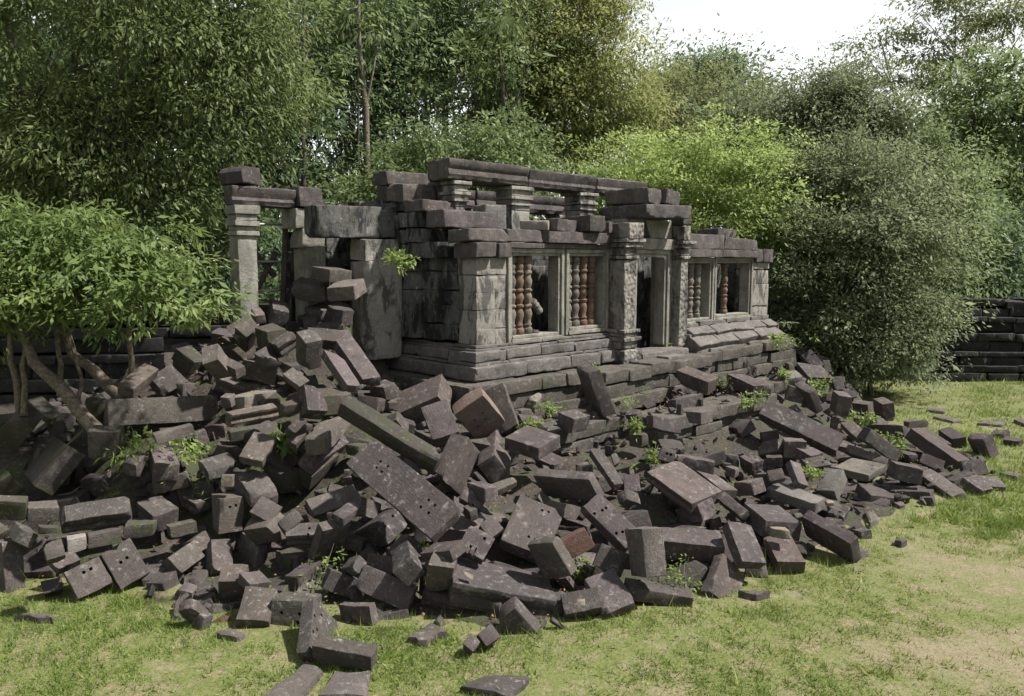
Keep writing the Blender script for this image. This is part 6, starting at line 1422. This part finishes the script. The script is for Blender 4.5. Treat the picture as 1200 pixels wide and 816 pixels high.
# --- longer grass against the stones along the edge of the rubble, one mass
def edge_grass():
    rs = np.random.RandomState(17); V = []; A = []
    for i in range(1, 16):
        a = np.array(TOE[i]); b = np.array(TOE[i + 1]); L = np.linalg.norm(b - a)
        for _ in range(int(L * 230)):
            p = a + (b - a) * rs.rand() + rs.normal(0, .28, 2)
            if vnoise(np.array([[p[0] * 1.1, p[1] * 1.1, 0]]), 31)[0] < rs.normal(0, .35): continue
            h = .11 * math.exp(rs.normal(0, .45)); w = rs.uniform(.006, .016); an = rs.uniform(0, 6.28); l = rs.normal(0, .4, 2) * h
            z = -.01; c, s = math.cos(an) * w / 2, math.sin(an) * w / 2
            V += [(p[0] - c, p[1] - s, z), (p[0] + c, p[1] + s, z), (p[0] + l[0], p[1] + l[1], z + h)]; A += [min(1, max(0, rs.normal(.35, .2)))] * 3
    me = np_mesh('grass_tufts', np.array(V), 3, np.arange(len(V)), attr=A)
    tag(link('grass_tufts', me, LEAF['grass']), kind='stuff')
edge_grass()

# --- grass blades: nobody could count them
def grass():
    rs = np.random.RandomState(3)
    def inside(P):
        x, y = P[:, 0], P[:, 1]; c = np.zeros(len(P), bool); n = len(TOE)
        for i in range(n):
            x1, y1 = TOE[i]; x2, y2 = TOE[(i + 1) % n]
            cond = ((y1 > y) != (y2 > y)) & (x < (x2 - x1) * (y - y1) / (y2 - y1 + 1e-12) + x1); c ^= cond
        return c
    out = []
    for (n, d0, d1, h, w, pw) in ((380000, 7.4, 14.5, .050, .0085, 1.0), (110000, 7.4, 14.0, .034, .024, 1.0), (150000, 14, 32, .085, .019, 1.0)):
        d = rs.uniform(d0 ** 2, d1 ** 2, n) ** .5 if d0 < 10 else d0 + (d1 - d0) * rs.rand(n) ** 1.2
        x = rs.uniform(-.85, 1.0, n) * d if d0 < 10 else rs.uniform(.28, 1.0, n) * d
        P = np.stack([x, d], 1); P = P[~inside(P)]
        P3 = np.concatenate([P, np.zeros((len(P), 1))], 1)
        nz = .8 * vnoise(P3 * .33, 21) + .6 * vnoise(P3 * .9, 22) + .8 * vnoise(P3 * 2.3, 23)
        bare = np.exp(-(((P[:, 0] - 7.6) / 2.3) ** 2 + ((P[:, 1] - 11.8) / 1.5) ** 2))
        bare = np.maximum(bare, .8 * np.exp(-(((P[:, 0] - 5.9) / 1.9) ** 2 + ((P[:, 1] - 9.3) / .9) ** 2)))
        keep = rs.rand(len(P)) < np.clip(.50 + .75 * nz - .75 * bare, .03, 1)
        P, nzk = P[keep], nz[keep]; m = len(P)
        a = rs.uniform(0, 6.28, m); hh = h * np.exp(rs.normal(0, .45, m)) * (1 + .4 * np.clip(nzk, -1, 1)); ww = w * np.exp(rs.normal(0, .3, m))
        broad = rs.rand(m) < .22; ww[broad] *= 2.6; hh[broad] *= .55
        lean = rs.normal(0, .55, (m, 2)) * hh[:, None]
        z0 = np.array([.045 * noise.noise(Vector((p[0] * .35, p[1] * .35, 0))) for p in P]) - .012
        b0 = np.stack([P[:, 0] - np.cos(a) * ww / 2, P[:, 1] - np.sin(a) * ww / 2, z0], 1); b1 = np.stack([P[:, 0] + np.cos(a) * ww / 2, P[:, 1] + np.sin(a) * ww / 2, z0], 1)
        tp = np.stack([P[:, 0] + lean[:, 0], P[:, 1] + lean[:, 1], z0 + hh], 1)
        V = np.stack([b0, b1, tp], 1).reshape(-1, 3)
        val = np.clip(.36 + rs.normal(0, .2, m) - .22 * nzk + .35 * bare[keep], 0, 1)
        out.append((V, np.repeat(val, 3)))
    V = np.concatenate([o[0] for o in out]); A = np.concatenate([o[1] for o in out])
    me = np_mesh('grass', V, 3, np.arange(len(V)), attr=A)
    tag(link('grass', me, LEAF['grass']), kind='stuff')
grass()


pebble(548, 675, .62, .075, 'small tan stone lying on the giant moulded block', 71)
pebble(299, 708, .20, .10, 'small pale rock lying on the tilted square slab', 72)
pebble(914, 625, .55, .13, 'flat swirled pale stone lying on the dark slab at the right grass edge', 73)
pebble(681, 706, .38, .055, 'bluish stone on the low block by the grass', 74)
pebble(972, 590, .45, .07, 'pinkish white brick chip on the debris topped block', 75)
